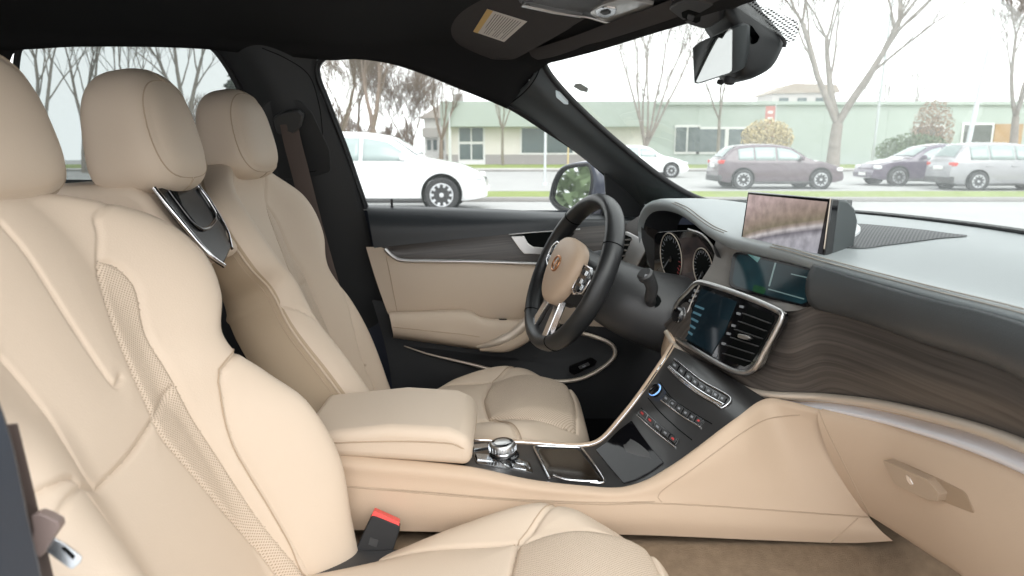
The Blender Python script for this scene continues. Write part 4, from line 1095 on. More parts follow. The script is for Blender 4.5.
dl = [catmull(q, 50) for q in (UX((372, 300, -.752), (430, 305, -.752), (500, 310, -.752), (560, 300, -.752), (680, 300, -.752)), UX((385, 345, -.748), (430, 346, -.745), (500, 352, -.742), (580, 350, -.742), (690, 350, -.742)), UX((392, 385, -.74), (430, 385, -.735), (500, 395, -.728), (580, 395, -.728), (700, 395, -.73)), UX((400, 460, -.75), (430, 460, -.75), (500, 460, -.75), (580, 460, -.75), (720, 460, -.75)))]
dlow = grid('lower_panel', [[catmull([l[k] for l in dl], 20)[i] for k in range(50)] for i in range(20)], M_black, door)
S_dl = Surf(dlow)
pk = catmull(UX((404, 346, -.735), (430, 354.5, -.72), (470, 364, -.705), (520, 377, -.70), (552, 381.5, -.70), (580, 379, -.70), (603, 367.5, -.70), (615, 355, -.705), (612, 345, -.71), (595, 337, -.72), (572, 331, -.735)), 80)
tube('pocket_rim', pk, [.0015 + .0045 * min(1, k / 30) for k in range(80)], M_champ, door, k=10)
pc = sum(pk, V()) / len(pk) + V((-.012, 0, 0))
grid('map_pocket', [pk, [p.lerp(pc, .12) + V((-.008, 0, 0)) for p in pk], [p.lerp(pc, .9) + V((-.012, 0, 0)) for p in pk]], M_black, door)
pp_ = Plane(V((-.700, .1, .68)), V((1, 0, .1)))
swb = plate('switch_block', pp_, rnd([(569, 366), (591, 357), (597, 361), (595, 365), (574, 375), (569, 372)], .2), .004, M_gloss, door, .001)
plate('window_switch', pp_, rnd([(578, 366.5), (588, 362), (590, 364.5), (580, 369)], .25), .007, M_plastic, swb, .0012)
plate('switch_mark', pp_, [(582, 366), (585, 364.7), (585.6, 365.6), (582.6, 366.9)], .0075, M_icon, swb, back=-.006)
# inner handle
hp = Plane(V((-.733, .05, 1.02)), V((1, 0, 0)))
plate('handle_recess', hp, rnd([(511, 234), (560, 231), (575, 233), (560, 247), (550, 249), (530, 247), (522, 240)], .12), .002, M_void, door, back=.004)
tube('recess_trim', catmull(hp.pts([(509, 234.5), (530, 232.5), (560, 230.5), (580, 229)], .003), 20), .0016, M_satin, door, k=8)
plate('door_handle', hp, rnd([(510.5, 236), (524, 235.5), (528, 243), (533, 246.5), (556, 248.5), (556, 254), (524, 253.5), (519, 248)], .15), .010, M_satin, door, .003)
lathe('lock_pin', [(.006, 0), (.004, .004), (.0035, .018), (.0045, .022), (.003, .025)], U(392, 207.5, X=-.79), (0, 0, 1), M_plastic, door, 14)
W_px = [(366, 208), (358, 185), (346, 150), (336, 124), (326, 98), (318, 77), (318, 64), (327, 56), (352, 54), (377, 57.5), (400, 63), (430, 73.5), (454, 83.5), (484, 95.5), (511, 107), (546, 129), (580, 152), (602, 170), (622, 189), (642, 210), (645, 219)]
pane = tum(W_px, -.012)
link('window_pane', pane + [p - TN * .004 for p in pane], [tuple(range(len(pane))), tuple(range(len(pane), 2 * len(pane)))[::-1]], M_win, door, False)
wc = catmull([V((a, b, 0)) for a, b in W_px], 110)
ws_ = tum([(v.x, v.y) for v in wc], 0)
tube('window_seal', ws_, .0085, M_rubber, door, k=8, up=TN)
tube('window_seal', [p + TN * .012 + V((0, 0, .004)) for p in ws_[:98]], .003, M_black, door, k=6)
# mirror triangle at the front corner of the window
plate('mirror_triangle', Plane(TP0 + TN * .004, TN), [(604, 172), (612, 175), (640, 204), (648, 219), (600, 217), (606, 200)], .012, M_black, door, .003, back=.012)
# the skin outside, seen over the sill from elsewhere
grid('outer_skin', [[V((-.815, y, 1.10)) for y in (-.46, -.2, .1, .4, .62)], [V((-.87, y, .95)) for y in (-.46, -.2, .1, .4, .62)], [V((-.88, y, .75)) for y in (-.46, -.2, .1, .4, .62)], [V((-.84, y, .42)) for y in (-.46, -.2, .1, .4, .62)]], mat('dark_blue_paint', (.03, .035, .05, 1), .2, coat=1.), door)
# door mirror outside
dm = thing('door_mirror', 'dark blue wing mirror outside the driver window', 'mirror', (-.98, .22, 1.02))
mg = [(553, 198), (554, 190), (556, 182), (560, 174), (565, 169), (573, 166.5), (582, 165.5), (590, 166), (593, 176), (592, 190), (588, 203), (584, 213), (570, 210), (560, 206.5)]
def mX(px): return -1.08 + (px - 553) / 40 * .14
gl = [U(a, b, X=mX(a)) for a, b in mg]
gn = (U(592, 170, X=mX(592)) - U(553, 190, X=mX(553))).cross(V((0, 0, 1))).normalized()
if gn.y > 0: gn = -gn
gc = sum(gl, V()) / len(gl)
gn = (gn + V((0, 0, .05))).normalized(); gl = [UP(a, b, gc, gn) for a, b in mg]; gc = sum(gl, V()) / len(gl)
def ringsc(s, back, n=60): return [gc + (p - gc) * s - gn * back for p in catmull(gl, n, True)]
link('mirror_glass', ringsc(1.0, .0) + [gc - gn * .0], [(i, (i + 1) % 60, 60) for i in range(60)], M_mirror, dm, False)
M_navy = mat('navy_mirror_cap', (.045, .05, .075, 1), .25, coat=.6)
hous = grid('housing', [ringsc(1.0, .001), ringsc(1.03, -.008), ringsc(1.16, -.004), ringsc(1.24, .02), ringsc(1.22, .06), ringsc(1.08, .10), ringsc(.7, .125), ringsc(.1, .13)], M_navy, dm, cu=True)
fixn(hous)
tube('bezel', ringsc(1.02, -.006), .005, M_rubber, dm, k=8, closed=True)
prism('arm', [V((-.80, .22, 1.07)), V((-.93, .20, 1.06)), V((-.93, .28, 1.06)), V((-.80, .34, 1.07))], (0, 0, 1), .05, M_navy, dm, .01)
# ------------------------------------------------------------------ body shell around the cabin
def struct(o): o['kind'] = 'structure'; return o
H_ = UX((543, 60, -.61), (560, 56, -.52), (600, 45, -.365), (640, 32, -.2)) + [V((.09, .34, 1.492)), V((.35, .33, 1.49)), V((.60, .22, 1.48))]
def backl(x, z0, z1, yf, zf): return [V((x, -1.85, z1)), V((x, -.95, z1)), V((x, -.45, z0))]
R1 = tum([(25, 43), (80, 39.5), (195, 40), (250, 45), (290, 48), (330, 52), (352, 50.5), (377, 54), (400, 59.5), (430, 70), (454, 80), (484, 92), (508, 103)], .004)
R1 = [V((-.655, -1.85, 1.53))] + R1
R2 = [V((-.60, -1.85, 1.575)), V((-.60, -.95, 1.58)), V((-.60, -.45, 1.553)), V((-.60, -.2, 1.555)), V((-.60, -.05, 1.542)), V((-.59, .03, 1.520)), H_[0]]
R3 = [V((-.365, -1.85, 1.63)), V((-.365, -.95, 1.635)), V((-.365, -.45, 1.60)), V((-.365, -.1, 1.60)), V((-.365, .08, 1.575)), V((-.365, .15, 1.54)), H_[2]]
R4 = [V((0.05, -1.85, 1.65)), V((0.05, -.95, 1.655)), V((0.05, -.45, 1.63)), V((.05, 0, 1.615)), V((.05, .2, 1.59)), V((.07, .30, 1.54)), H_[4]]
R5 = [V((.35, -1.85, 1.63)), V((.35, -.95, 1.635)), V((.35, -.45, 1.61)), V((.35, -.1, 1.58)), V((.35, .1, 1.55)), H_[5]]
R6 = [V((.60, -1.85, 1.575)), V((.60, -.95, 1.58)), V((.60, -.45, 1.553)), V((.60, -.2, 1.535)), V((.60, 0, 1.51)), H_[6]]
ceil_ = struct(loft('ceiling', [R1, R2, R3, R4, R5, R6], M_head, None, 70, 60, loc=None))
md = ceil_.modifiers.new('solid', 'SOLIDIFY'); md.thickness = .03; md.offset = 1 if True else -1
prop(ceil_, 'black fabric headliner above the seats', 'ceiling')
S_roof = Surf(ceil_)
# windscreen
wsc = loft('window_1', [H_, [a.lerp(b, .5) + V((0, .03, .015)) for a, b in zip(catmull(H_, 30), catmull(A_, 30))], A_], M_ws, None, 50, 24)
prop(struct(wsc), 'windscreen glass above the dashboard', 'window')
S_ws = Surf(wsc)
# A pillar
ap_hi = UX((541, 59, -.605), (551, 76, -.605), (570, 98, -.61), (600, 127, -.62), (640, 161, -.63), (668, 182, -.64), (695, 197, -.64), (720, 204.5, -.63), (748, 209.5, -.60))
ap_lo = tum([(505, 101.5), (530, 118), (560, 140), (590, 163), (612, 180), (632, 199), (645, 214), (660, 222)], .010)
ap_md = [a.lerp(b, .45) + V((.035, -.002 + .022 * max(0, 1 - k / 8), .008 - .006 * max(0, 1 - k / 8))) for k, (a, b) in enumerate(zip(catmull(ap_lo, 40), catmull(ap_hi, 40)))]
M_pil = mat('slate_pillar_trim', (.042, .048, .051, 1), .5, bump=.2, scale=600)
apil = loft('trim_1', [ap_lo, ap_md, ap_hi], M_pil, None, 70, 24, solid=.01, off=-1)
prop(struct(apil), 'slate grey windscreen pillar trim', 'pillar')
S_ap = Surf(apil)
sline('pillar_joint', S_ap, [(541, 64), (537, 75), (530, 86), (520, 96), (510, 103.5)], .0016, M_void, apil, 24, .0)
plate('airbag_badge', S_ap, rnd([(555.5, 90), (560, 91.5), (568, 99), (568.5, 104.5), (564, 104), (556, 97)], .22), .002, M_badge, apil, .0008)
tube('windscreen_frit', catmull(ap_hi, 80), .0075, M_rubber, apil, k=8)
_hc = catmull(H_, 60)
hs_ = grid('header_trim', [[p + V((0, -.004 - .058 * f, .004 + .012 * f - .014 * math.sin(math.pi * f))) for p in _hc] for f in (0, .25, .5, .75, 1)], M_visor, ceil_)
# header strip between roof and windscreen
tube('header_edge', catmull(H_, 60), .010, M_head, ceil_, k=10)
# B pillar and rear side
rw_px = [(18, 195), (15, 120), (18, 52), (28, 42.5), (80, 39.5), (140, 38.5), (192, 40), (210, 46), (222, 59), (236, 82), (246, 105), (252, 135), (256, 195)]
lb = tum([(205, 30), (214, 47), (224, 60), (238, 82), (248, 105), (254, 140), (258, 195), (270, 300), (285, 460)], .002)
rb = tum([(322, 46), (316, 62), (315, 77), (323, 99), (334, 126), (346, 156), (358, 190), (373, 250), (412, 460)], .012)
mb = [a.lerp(b, .5) + V((.040, 0, 0)) for a, b in zip(catmull(lb, 40), catmull(rb, 40))]
M_bp = mat('black_pillar_trim', (.021, .022, .023, 1), .6, bump=.25, scale=600)
bpil = loft('trim_2', [lb, mb, rb], M_bp, None, 60, 20, solid=.008)
prop(struct(bpil), 'black pillar trim between the side windows', 'pillar')
S_bpl = Surf(bpil)
sline('pillar_joint', S_bpl, [(262, 48), (285, 58), (308, 74), (318, 100), (322, 128), (322, 165), (312, 172), (302, 168)], .0012, M_void, bpil, 40, .0)
cov = plate('belt_cover', S_bpl, rnd([(262, 102), (300, 100), (312, 112), (330, 150), (331, 172), (300, 180), (268, 178)], .2), .004, M_bp, bpil, .002)
plate('belt_guide', S_bpl, rnd([(274, 116), (286, 110), (300, 108), (305, 113), (302, 126), (296, 131), (279, 133)], .25), .022, mat('grey_guide_plastic', (.04, .04, .04, 1), .5), bpil, .005)
rp = tum(rw_px, -.01)
rwin = link('window_2', rp + [p - TN * .004 for p in rp], [tuple(range(len(rp))), tuple(range(len(rp), 2 * len(rp)))[::-1]], M_rwin, None, False)
prop(struct(rwin), 'tinted rear side window', 'window')
tube('window_seal', tum([(v.x, v.y) for v in catmull([V((a, b, 0)) for a, b in rw_px], 80)], .0), .008, M_rubber, rwin, k=8, up=TN)
rd = [V((-.79, -1.85, 1.165)), V((-.79, -.70, 1.155))]
wl = grid('wall_left', [[p + V((-.02, 0, .0)) for p in rd], [p + V((.03, 0, .012)) for p in rd], [p + V((.05, 0, -.02)) for p in rd], [V((p.x + .05, p.y, .48)) for p in rd]], M_black, None, solid=.02)
prop(struct(wl), 'black rear door trim', 'wall')
# rear corner above the window, back wall, floor, firewall
cp_l = tum([(25, 43), (10, 60), (5, 120), (8, 200)], .003)
grid_c = loft('trim_3', [[V((-.66, -1.86, 1.55)), V((-.72, -1.86, 1.35)), V((-.80, -1.86, 1.15))], cp_l], M_head, None, 20, 6)
prop(struct(grid_c), 'black rear pillar trim', 'pillar')
bwl = box('wall_back', (0, -1.87, 1.05), (1.6, .03, 1.2), M_black, None, 0, None, (0, -1.87, .45)); prop(struct(bwl), 'dark back of the cabin', 'wall')
fl_ = []
flr = grid('floor', [[V((x, y, z)) for x, z in ((-.80, .49), (-.13, .49), (-.125, .60), (.118, .62), (.150, .628), (.20, .60), (.27, .505), (.40, .495), (.78, .495))] for y in (-1.85, -.6, .2, .45, .60)] + [[V((x, y, z + dz)) for x, z in ((-.80, .49), (-.13, .49), (-.125, .60), (.118, .62), (.150, .628), (.20, .60), (.27, .505), (.40, .495), (.78, .495))] for y, dz in ((.75, .05), (.90, .22), (.91, .30))], M_carpet, None, solid=.02)
prop(struct(flr), 'taupe carpet of the passenger footwell', 'floor')
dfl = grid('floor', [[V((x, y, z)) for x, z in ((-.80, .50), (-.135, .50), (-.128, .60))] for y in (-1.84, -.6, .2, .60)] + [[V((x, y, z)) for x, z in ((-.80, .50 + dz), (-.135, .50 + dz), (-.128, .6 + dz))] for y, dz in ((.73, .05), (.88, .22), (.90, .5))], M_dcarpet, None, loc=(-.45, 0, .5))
prop(struct(dfl), 'black carpet of the driver footwell', 'floor')
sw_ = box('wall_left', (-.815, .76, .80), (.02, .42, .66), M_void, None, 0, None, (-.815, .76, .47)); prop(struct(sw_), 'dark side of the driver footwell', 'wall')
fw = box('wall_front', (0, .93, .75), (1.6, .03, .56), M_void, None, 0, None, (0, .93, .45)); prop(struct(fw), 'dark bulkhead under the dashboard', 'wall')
# near B pillar at the left edge of the picture
nb = prism('trim_4', [U(a, b, X=.755) for a, b in [(v.x, v.y) for v in catmull([V((a, b, 0)) for a, b in [(-40, 330), (-12, 372), (2, 398), (15, 436), (25, 480), (34, 525), (42, 560), (52, 610)]], 30)] + [(-90, 640), (-120, 400)]], (1, 0, 0), .05, mat('blue_grey_pillar', (.035, .042, .055, 1), .5, bump=.2, scale=500), None, .008, back=.0, loc=(.755, -.34, .5))
prop(struct(nb), 'blue grey door pillar at the left edge', 'pillar')

wa = thing('wiper_arm', 'dark wiper pivot outside at the foot of the windscreen', 'wiper', U(985, 228, X=.06))
wq = U(966, 228, X=.0), U(972, 223.5, X=.0), U(996, 226, X=.08), U(1002, 230, X=.10)
tube('wiper_blade', catmull([p + V((0, .06, -.012)) for p in wq], 24), .005, M_rubber, wa, k=8)
lathe('pivot_cap', [(.012, -.05), (.012, .012), (.008, .018)], wq[0] + V((0, .06, -.022)), (0, 0, 1), M_rubber, wa, 18)

_wz = (wq[0] + V((0, .06, -.022))).z - .05
cwl = box('trim_5', (0, .86, _wz - .018), (1.36, .16, .04), M_plastic, None, .006, None, (0, .86, _wz - .04)); prop(struct(cwl), 'black cowl outside at the foot of the windscreen', 'trim')
# ------------------------------------------------------------------ roof fittings
vz = thing('sun_visor', 'charcoal driver sun visor with paper warning label, folded up under the roof', 'sun visor', (-.40, .0, 1.50))
va = [U(448, 40, X=-.565), U(457, -4, X=-.30)]
vpl = plane3(U(447, 34, X=-.56), U(514, 59, X=-.56), U(581, 21, X=-.26))
vis_px = [(446, 28), (449, 39), (474, 53), (493, 58.8), (497, 57.6), (514, 58.6), (530, 50), (555, 36), (581, 21), (610, 2), (600, -22), (520, -40), (470, -30), (458, -4)]
vis = plate('visor_board', vpl, rnd(vis_px, .13), .002, M_visor, vz, .005, back=.012)
line('visor_piping', vpl, rnd([(446, 28), (449, 39), (474, 53), (493, 58.8), (514, 58.6), (530, 50), (581, 21)], .3)[3:-3], .0022, M_visor, vis, 60, False, .0)
stq = [(487.5, 8), (527.5, 20.5), (504.5, 41), (473.5, 30.5)]
stk_ = plate('warning_label', vpl, stq, .0025, M_paper, vis, 0, back=0)
def sq(f, g):
    a = (stq[0][0] + (stq[1][0] - stq[0][0]) * f, stq[0][1] + (stq[1][1] - stq[0][1]) * f); b = (stq[3][0] + (stq[2][0] - stq[3][0]) * f, stq[3][1] + (stq[2][1] - stq[3][1]) * f)
    return (a[0] + (b[0] - a[0]) * g, a[1] + (b[1] - a[1]) * g)
plate('label_stripe', vpl, [sq(0, 0), sq(.15, 0), sq(.15, 1), sq(0, 1)], .0029, M_yellow, stk_, 0, back=-.0024)
for i in range(11):
    f = .24 + .064 * i
    g1_ = .93 if i % 4 else .7
    plate('label_text', vpl, [sq(f, .08), sq(f + .018, .08), sq(f + .018, g1_), sq(f, g1_)], .0029, M_ink, stk_, 0, back=-.0024)
# header shelf between visor and windscreen
oc = thing('overhead_console', 'black overhead console with glass reading lamp at the windscreen header', 'console', (-.08, .2, 1.5))
opl = Plane(U(620, 12, X=-.16), V((.1, -.25, -.96)))
plate('console_shell', opl, rnd([(518, 2), (560, 12), (600, 18.5), (640, 22), (665, 22.5), (700, 18), (740, 0), (740, -50), (600, -60), (520, -40)], .1), .002, M_plastic, oc, .004, back=.02)
lens = plate('lamp_lens', opl, rnd([(590, 9), (604, 0), (625, -6), (655, 0), (652, 6), (640, 15), (625, 19), (600, 16)], .2), .008, mat('lamp_lens_plastic', (.35, .34, .32, 1), .12, coat=1.), oc, .003)
line('lens_rim', opl, rnd([(524, 0), (556, 8), (590, 12.5), (606, 17.5), (626, 20.5), (641, 16), (656, 3)], .2), .0024, M_satin, oc, 60, False, .009)
plate('lamp_reflector', opl, rnd([(596, 6), (606, 1), (618, 3), (617, 9), (608, 13), (598, 11)], .3), .010, M_chrome, lens, .002)
plate('lamp_bulb_cover', opl, rnd([(601, 6), (609, 4), (613, 7), (606, 9)], .3), .0125, M_plastic, lens, .001)
plate('chrome_blade', opl, [(524, 0), (556, 7), (583, 12), (582, 13), (555, 9), (522, 2)], .010, M_satin, oc, .001)
# interior mirror
rm = thing('rear_view_mirror', 'black framed interior mirror hanging from its pod on the windscreen', 'mirror', (0, .40, 1.38))
gq = [(694.5, 48), (700, 43), (731, 28.5), (733, 30), (732.5, 70), (730, 72.5), (699, 82.5), (696, 81.5)]
gX = lambda px: -.10 + (px - 694) / 39 * .18
gp = [U(a, b, X=gX(a)) for a, b in gq]
gnn = (gp[3] - gp[0]).cross(gp[6] - gp[0]).normalized()
if gnn.y > 0: gnn = -gnn
m0 = sum(gp, V()) / len(gp)
gnn = (gnn + V((0, 0, -.25))).normalized()
gp = [UP(a, b, m0, gnn) for a, b in gq]
mirr_plane = Plane(m0, gnn)
def grow(P, s, d): return [m0 + (p - m0) * s - gnn * d for p in P]
gpp = []
for i in range(len(gp)): gpp.append(gp[i])
prism('mirror_glass', gpp, gnn, .001, M_mirror, rm, 0, back=.002)
grid('mirror_housing', [grow(gpp, 1.0, -.0012), grow(gpp, 1.045, -.002), grow(gpp, 1.07, .004), grow(gpp, 1.06, .018), grow(gpp, .92, .030), grow(gpp, .5, .034), grow(gpp, .02, .034)], mat('mirror_housing_grey', (.035, .04, .042, 1), .42), rm, cu=True, sharp=60)
jn = U(716, 85, X=.0)
lathe('adjust_knob', [(.008, 0), (.009, .004), (.009, .010), (.005, .012)], U(724, 77, X=.03) + V((0, .01, 0)), (0, -.2, -1), M_rubber, rm, 18)
lathe('adjust_knob', [(.005, 0), (.006, .005), (.004, .007)], U(716, 80, X=-.0) + V((0, .008, 0)), (0, -.2, -1), M_rubber, rm, 16)
# sensor pod on the glass
pod_px = [(716, -4), (725, -12), (745, -14), (764, 12), (785, 41), (784, 47), (774, 66), (764, 74), (752, 78.5), (742, 77), (738, 62), (736, 36), (724, 16)]
pod_hi = [U(a, b, X=.05) for a, b in pod_px]
c0 = sum(pod_hi, V()) / len(pod_hi)
rr_ = []
for s_, d in ((.2, .012), (.75, .012), (.97, 0.), (1.0, -.03), (.98, -.09), (.9, -.12), (.2, -.125)):
    rr_.append([c0 + (p - c0) * s_ + V((d, 0, 0)) for p in catmull(pod_hi, 44, True)])
podo = grid('sensor_pod', rr_, mat('pod_black', (.007, .008, .009, 1), .55, bump=.2, scale=600), rm, cu=True); fixn(podo)
tube('ball_joint_arm', [m0 - gnn * .03, m0 - gnn * .06 + V((0.01, 0, .012))], [.009, .012], M_plastic, rm, k=16)
edge = catmull([U(a, b, X=.062) for a, b in ((738, -8), (762, 14), (785, 42), (784, 47))], 20)
tube('pod_edge', edge, .003, M_rubber, rm, k=8)
sp_ = Plane(U(700, 12, X=.02), V((.15, -.45, -.88)))
hz = plate('hazard_panel', sp_, rnd([(668, 5), (690, -6), (722, 2), (724, 17), (708, 27), (690, 22)], .2), .006, M_plastic, rm, .004, back=.02)
plate('microphone_slot', sp_, rnd([(683, 9), (690, 6), (703, 10), (702, 18), (698, 20), (684, 14)], .2), .0065, M_void, hz, .0008, back=0)
plate('slot_button', sp_, rnd([(690, 10), (697, 12), (695, 17), (689, 15)], .2), .008, M_plastic, hz, .001, back=0)
# dotted black frit beside the pod on the glass
def _frit(N, L, b):
    m = b.id_data if hasattr(b, 'id_data') else None
    N.remove(b); out = N['Material Output']
    uv = N.new('ShaderNodeUVMap'); mp = N.new('ShaderNodeMapping'); mp.inputs['Scale'].default_value = (70, 230, 1); mp.inputs['Rotation'].default_value = (0, 0, 0)
    L.new(uv.outputs[0], mp.inputs[0]); vo = N.new('ShaderNodeTexVoronoi'); vo.voronoi_dimensions = '2D'; vo.inputs['Scale'].default_value = 1; vo.inputs['Randomness'].default_value = 0
    L.new(mp.outputs[0], vo.inputs['Vector'])
    lt = N.new('ShaderNodeMath'); lt.operation = 'LESS_THAN'; lt.inputs[1].default_value = .36; L.new(vo.outputs['Distance'], lt.inputs[0])
    t = N.new('ShaderNodeBsdfTransparent'); d = N.new('ShaderNodeBsdfDiffuse'); d.inputs[0].default_value = (.05, .05, .055, 1)
    mx = N.new('ShaderNodeMixShader'); L.new(lt.outputs[0], mx.inputs[0]); L.new(t.outputs[0], mx.inputs[1]); L.new(d.outputs[0], mx.inputs[2]); L.new(mx.outputs[0], out.inputs[0])
M_frit = uvmat('dotted_frit', _frit)
fp = S_ws.pts([(742, -6), (760, 2), (782, 12), (800, 20), (801, 28), (798, 39), (790, 41), (782, 38), (765, 16)], .0)
fp = [p - V((0, .003, .002)) for p in fp]
fo = link('frit_dots', fp + [sum(fp, V()) / len(fp)], [(i, (i + 1) % len(fp), len(fp)) for i in range(len(fp))], M_frit, wsc, True, [(p.x, p.y * .776 - p.z * .631) for p in fp + [sum(fp, V()) / len(fp)]])
st_px = [(577, 82.5), (582, 82), (590, 87), (589, 91), (582, 89.5), (575, 85.5)]
sp2 = S_ws.pts(st_px, 0)
link('glass_stamp', [p - V((0, .004, .003)) for p in sp2], [tuple(range(len(sp2)))], mat('stamp_ink', (.40, .44, .43, 1), .7), wsc, True)
# grab handle
gh = thing('grab_handle', 'black folded grab handle in the headliner above the driver window', 'handle', (-.52, -.3, 1.5))
ghp = S_roof.pts([(346, 17), (356, 15), (380, 19), (405, 27), (417, 33), (420, 41)], .012)
tube('grip', catmull(ghp, 40), [.004 + .012 * math.sin(math.pi * k / 39) ** .5 for k in range(40)], M_plastic, gh, k=14)
for i in (0, -1): lathe('pivot', [(.016, 0), (.014, .012), (.006, .018)], ghp[i], S_roof.nrm, M_head, gh, 18)
# ------------------------------------------------------------------ belts
db = thing('seat_belt', 'brown driver seat belt hanging down the black pillar', 'seat belt', (-.66, -.5, .75))
q = [(289, 124, -.655), (292, 140, -.655), (301, 175, -.645), (311, 215, -.63), (322, 255, -.61), (332, 290, -.60)]
Pm = catmull(UX(*q), 40)
tube('webbing', Pm, .026, M_belt, db, k=12, ab=(.86, .05), up=(1, .35, 0))
pb = thing('seat_belt', 'brown front passenger belt with steel tongue at the lower left corner', 'seat belt', (.70, -.33, .52))
bq = catmull(UX((14, 425, .712), (27, 478, .712), (37, 520, .712), (46, 560, .712), (62, 625, .70)), 40)
tube('webbing', [p + V((0, -.006, 0)) for p in bq], .022, M_belt, pb, k=12, ab=(.38, .07), up=(1, .1, .1))
tpl = Plane(U(50, 530, X=.722), V((1, .35, .25)))
tg = plate('tongue_grip', tpl, rnd([(33, 545), (39, 528), (36, 512), (44, 509), (54, 513), (63, 518), (64.5, 524), (57, 534), (50, 546), (45, 553)], .25), .012, M_beltp, pb, .004, back=.004)
tb = plate('steel_tongue', tpl, rnd([(54, 537), (66, 544), (80, 554.5), (82.5, 557.5), (81, 562), (73, 568.5), (69, 567), (47, 551)], .12), .002, M_steel, pb, .0008, back=.001)
plate('tongue_slot', tpl, [(62, 547), (66, 545.5), (76, 555), (74, 559)], .0024, M_void, tb, 0, back=-.002)
bk = thing('belt_buckle', 'black seat belt buckle with red release button beside the console', 'buckle', (.15, -.22, .55))
bpl = Plane(U(378, 530, X=.172), V((1, .12, .25)))
body = plate('buckle_body', bpl, rnd([(372.5, 513), (401, 524.5), (390, 560), (385, 563), (358, 551), (357, 546)], .12), .012, M_rubber, bk, .004, back=.012)
plate('release_button', bpl, rnd([(374.5, 509), (400, 520.5), (399, 526.5), (371.5, 515)], .12), .010, M_red, bk, .002, back=.010)
plate('buckle_stalk', bpl, [(361, 550), (384, 560), (372, 610), (338, 610)], .006, M_void, bk, .002, back=.006)
plate('press_mark', bpl, [(371, 535), (379, 538), (377, 545), (369, 542)], .0126, M_plastic, body, 0, back=-.0118)
# ------------------------------------------------------------------ the street outside
G = lambda px, py: U(px, py, Z=0)
def gx(d): return CAM.x - d
M_asph = mat('pale_asphalt', (.35, .35, .345, 1), .9, var=.12, vscale=.6)
M_walk = mat('pale_paving', (.45, .44, .42, 1), .9, var=.08, vscale=1.5)
M_kerb = mat('kerb_stone', (.27, .26, .25, 1), .9, var=.15, vscale=3)
M_grass = mat('spring_grass', (.20, .25, .065, 1), .95, var=.35, vscale=1.2)
gnd = grid('ground', [[V((x, y, 0)) for y in (-90, -20, 20, 90)] for x in (30, 0, -20, -90)], M_asph, None, loc=(0, 0, 0))
prop(struct(gnd), 'pale grey asphalt of the street', 'street')
def strip_(name, d0, d1, z, m, lab, cat, y0=-60, y1=75, kind='structure'):
    o = box(name, (CAM.x - (d0 + d1) / 2, (y0 + y1) / 2, z / 2), (d1 - d0, y1 - y0, z), m, None, .02 if z > .05 else 0, None, (CAM.x - (d0 + d1) / 2, (y0 + y1) / 2, 0))
    prop(o, lab, cat, None, kind); return o
strip_('kerb', 17.6, 18.0, .10, M_kerb, 'grey kerb along the near grass strip', 'kerb')
strip_('grass_strip', 18.0, 20.3, .11, M_grass, 'green verge between the near road and the parked cars', 'grass', kind='stuff')
strip_('kerb', 20.3, 20.5, .11, M_kerb, 'kerb behind the near grass strip', 'kerb')
strip_('kerb', 42.5, 42.9, .12, M_kerb, 'kerb on the building side of the street', 'kerb')
strip_('sidewalk', 42.9, 46, .12, M_walk, 'pale pavement in front of the building lawn', 'pavement')
strip_('grass_strip', 46, 57.4, .13, M_grass, 'green lawn strip along the long low building', 'grass', kind='stuff')
# building -----------------------------------------------------
BD = 59.0
bX = gx(BD)
def Bp(px, py, off=0.): return U(px, py, X=bX + off)
bld = thing('office_building', 'long low green grey flat roofed building across the street', 'building', (bX, 15, 0))
M_bgreen = mat('sage_metal_cladding', (.42, .475, .44, 1), .75, var=.03, vscale=.5)
M_bbeige = mat('cream_render', (.74, .71, .66, 1), .9, var=.03, vscale=1)
M_bbase = mat('grey_plinth', (.36, .34, .33, 1), .9)
M_fas = mat('sage_roof_sheet', (.42, .475, .44, 1), .6)
M_bwhite = mat('white_frame', (.75, .75, .74, 1), .6)
M_bglass = mat('office_glass', (.10, .13, .13, 1), .12, spec=.6)
M_dk = mat('dark_opening', (.10, .11, .10, 1), .7)
yl, yr = Bp(446, 150).y, 70.
ym = Bp(648, 150).y
zt = Bp(700, 103).z
def bbox(name, y0, y1, z0, z1, x0, x1, m, par, bev=0): return box(name, (bX + (x0 + x1) / 2, (y0 + y1) / 2, (z0 + z1) / 2), (x1 - x0, y1 - y0, z1 - z0), m, par, bev)
bbox('cladding_wall', ym, yr, 0, zt, -12, 0, M_bgreen, bld)
bbox('rendered_wall', yl, ym, .9, 4.0, -12, -.0, M_bbeige, bld)
bbox('plinth', yl, ym, 0, .9, -12, .12, M_bbase, bld)
bbox('roof_fascia', yl - .3, ym + .1, Bp(500, 127).z, zt, -12.5, 1.1, M_fas, bld)
bbox('roof_edge', yl - .4, yr, zt - .15, zt + .12, -12.5, 1.2 if False else .25, M_fas, bld)
bbox('roof_unit', Bp(452, 95).y, Bp(461, 95).y, zt, zt + .8, -3, -1, M_bbase, bld)
def window(px0, px1, py0, py1, off=.05, panes=2, m=M_bglass, nm='window'):
    y0, y1 = Bp(px0, py0).y, Bp(px1, py0).y; z1, z0 = Bp(px0, py0).z, Bp(px0, py1).z
    w = bbox(nm, y0, y1, z0, z1, off - .05, off + .06, M_bwhite, bld)
    for k in range(panes):
        a = y0 + (y1 - y0) * (k + .07) / panes; b = y0 + (y1 - y0) * (k + .93) / panes
        bbox('pane', a, b, z0 + (z1 - z0) * .08, z1 - (z1 - z0) * .08, off + .06, off + .10, m, w)
    return w
window(520, 546, 126, 155, panes=1); window(545, 575, 126, 155, panes=1)
window(675, 700, 125, 154, panes=2); window(697, 727, 127, 154, panes=1); window(727, 755, 127, 154, panes=1)
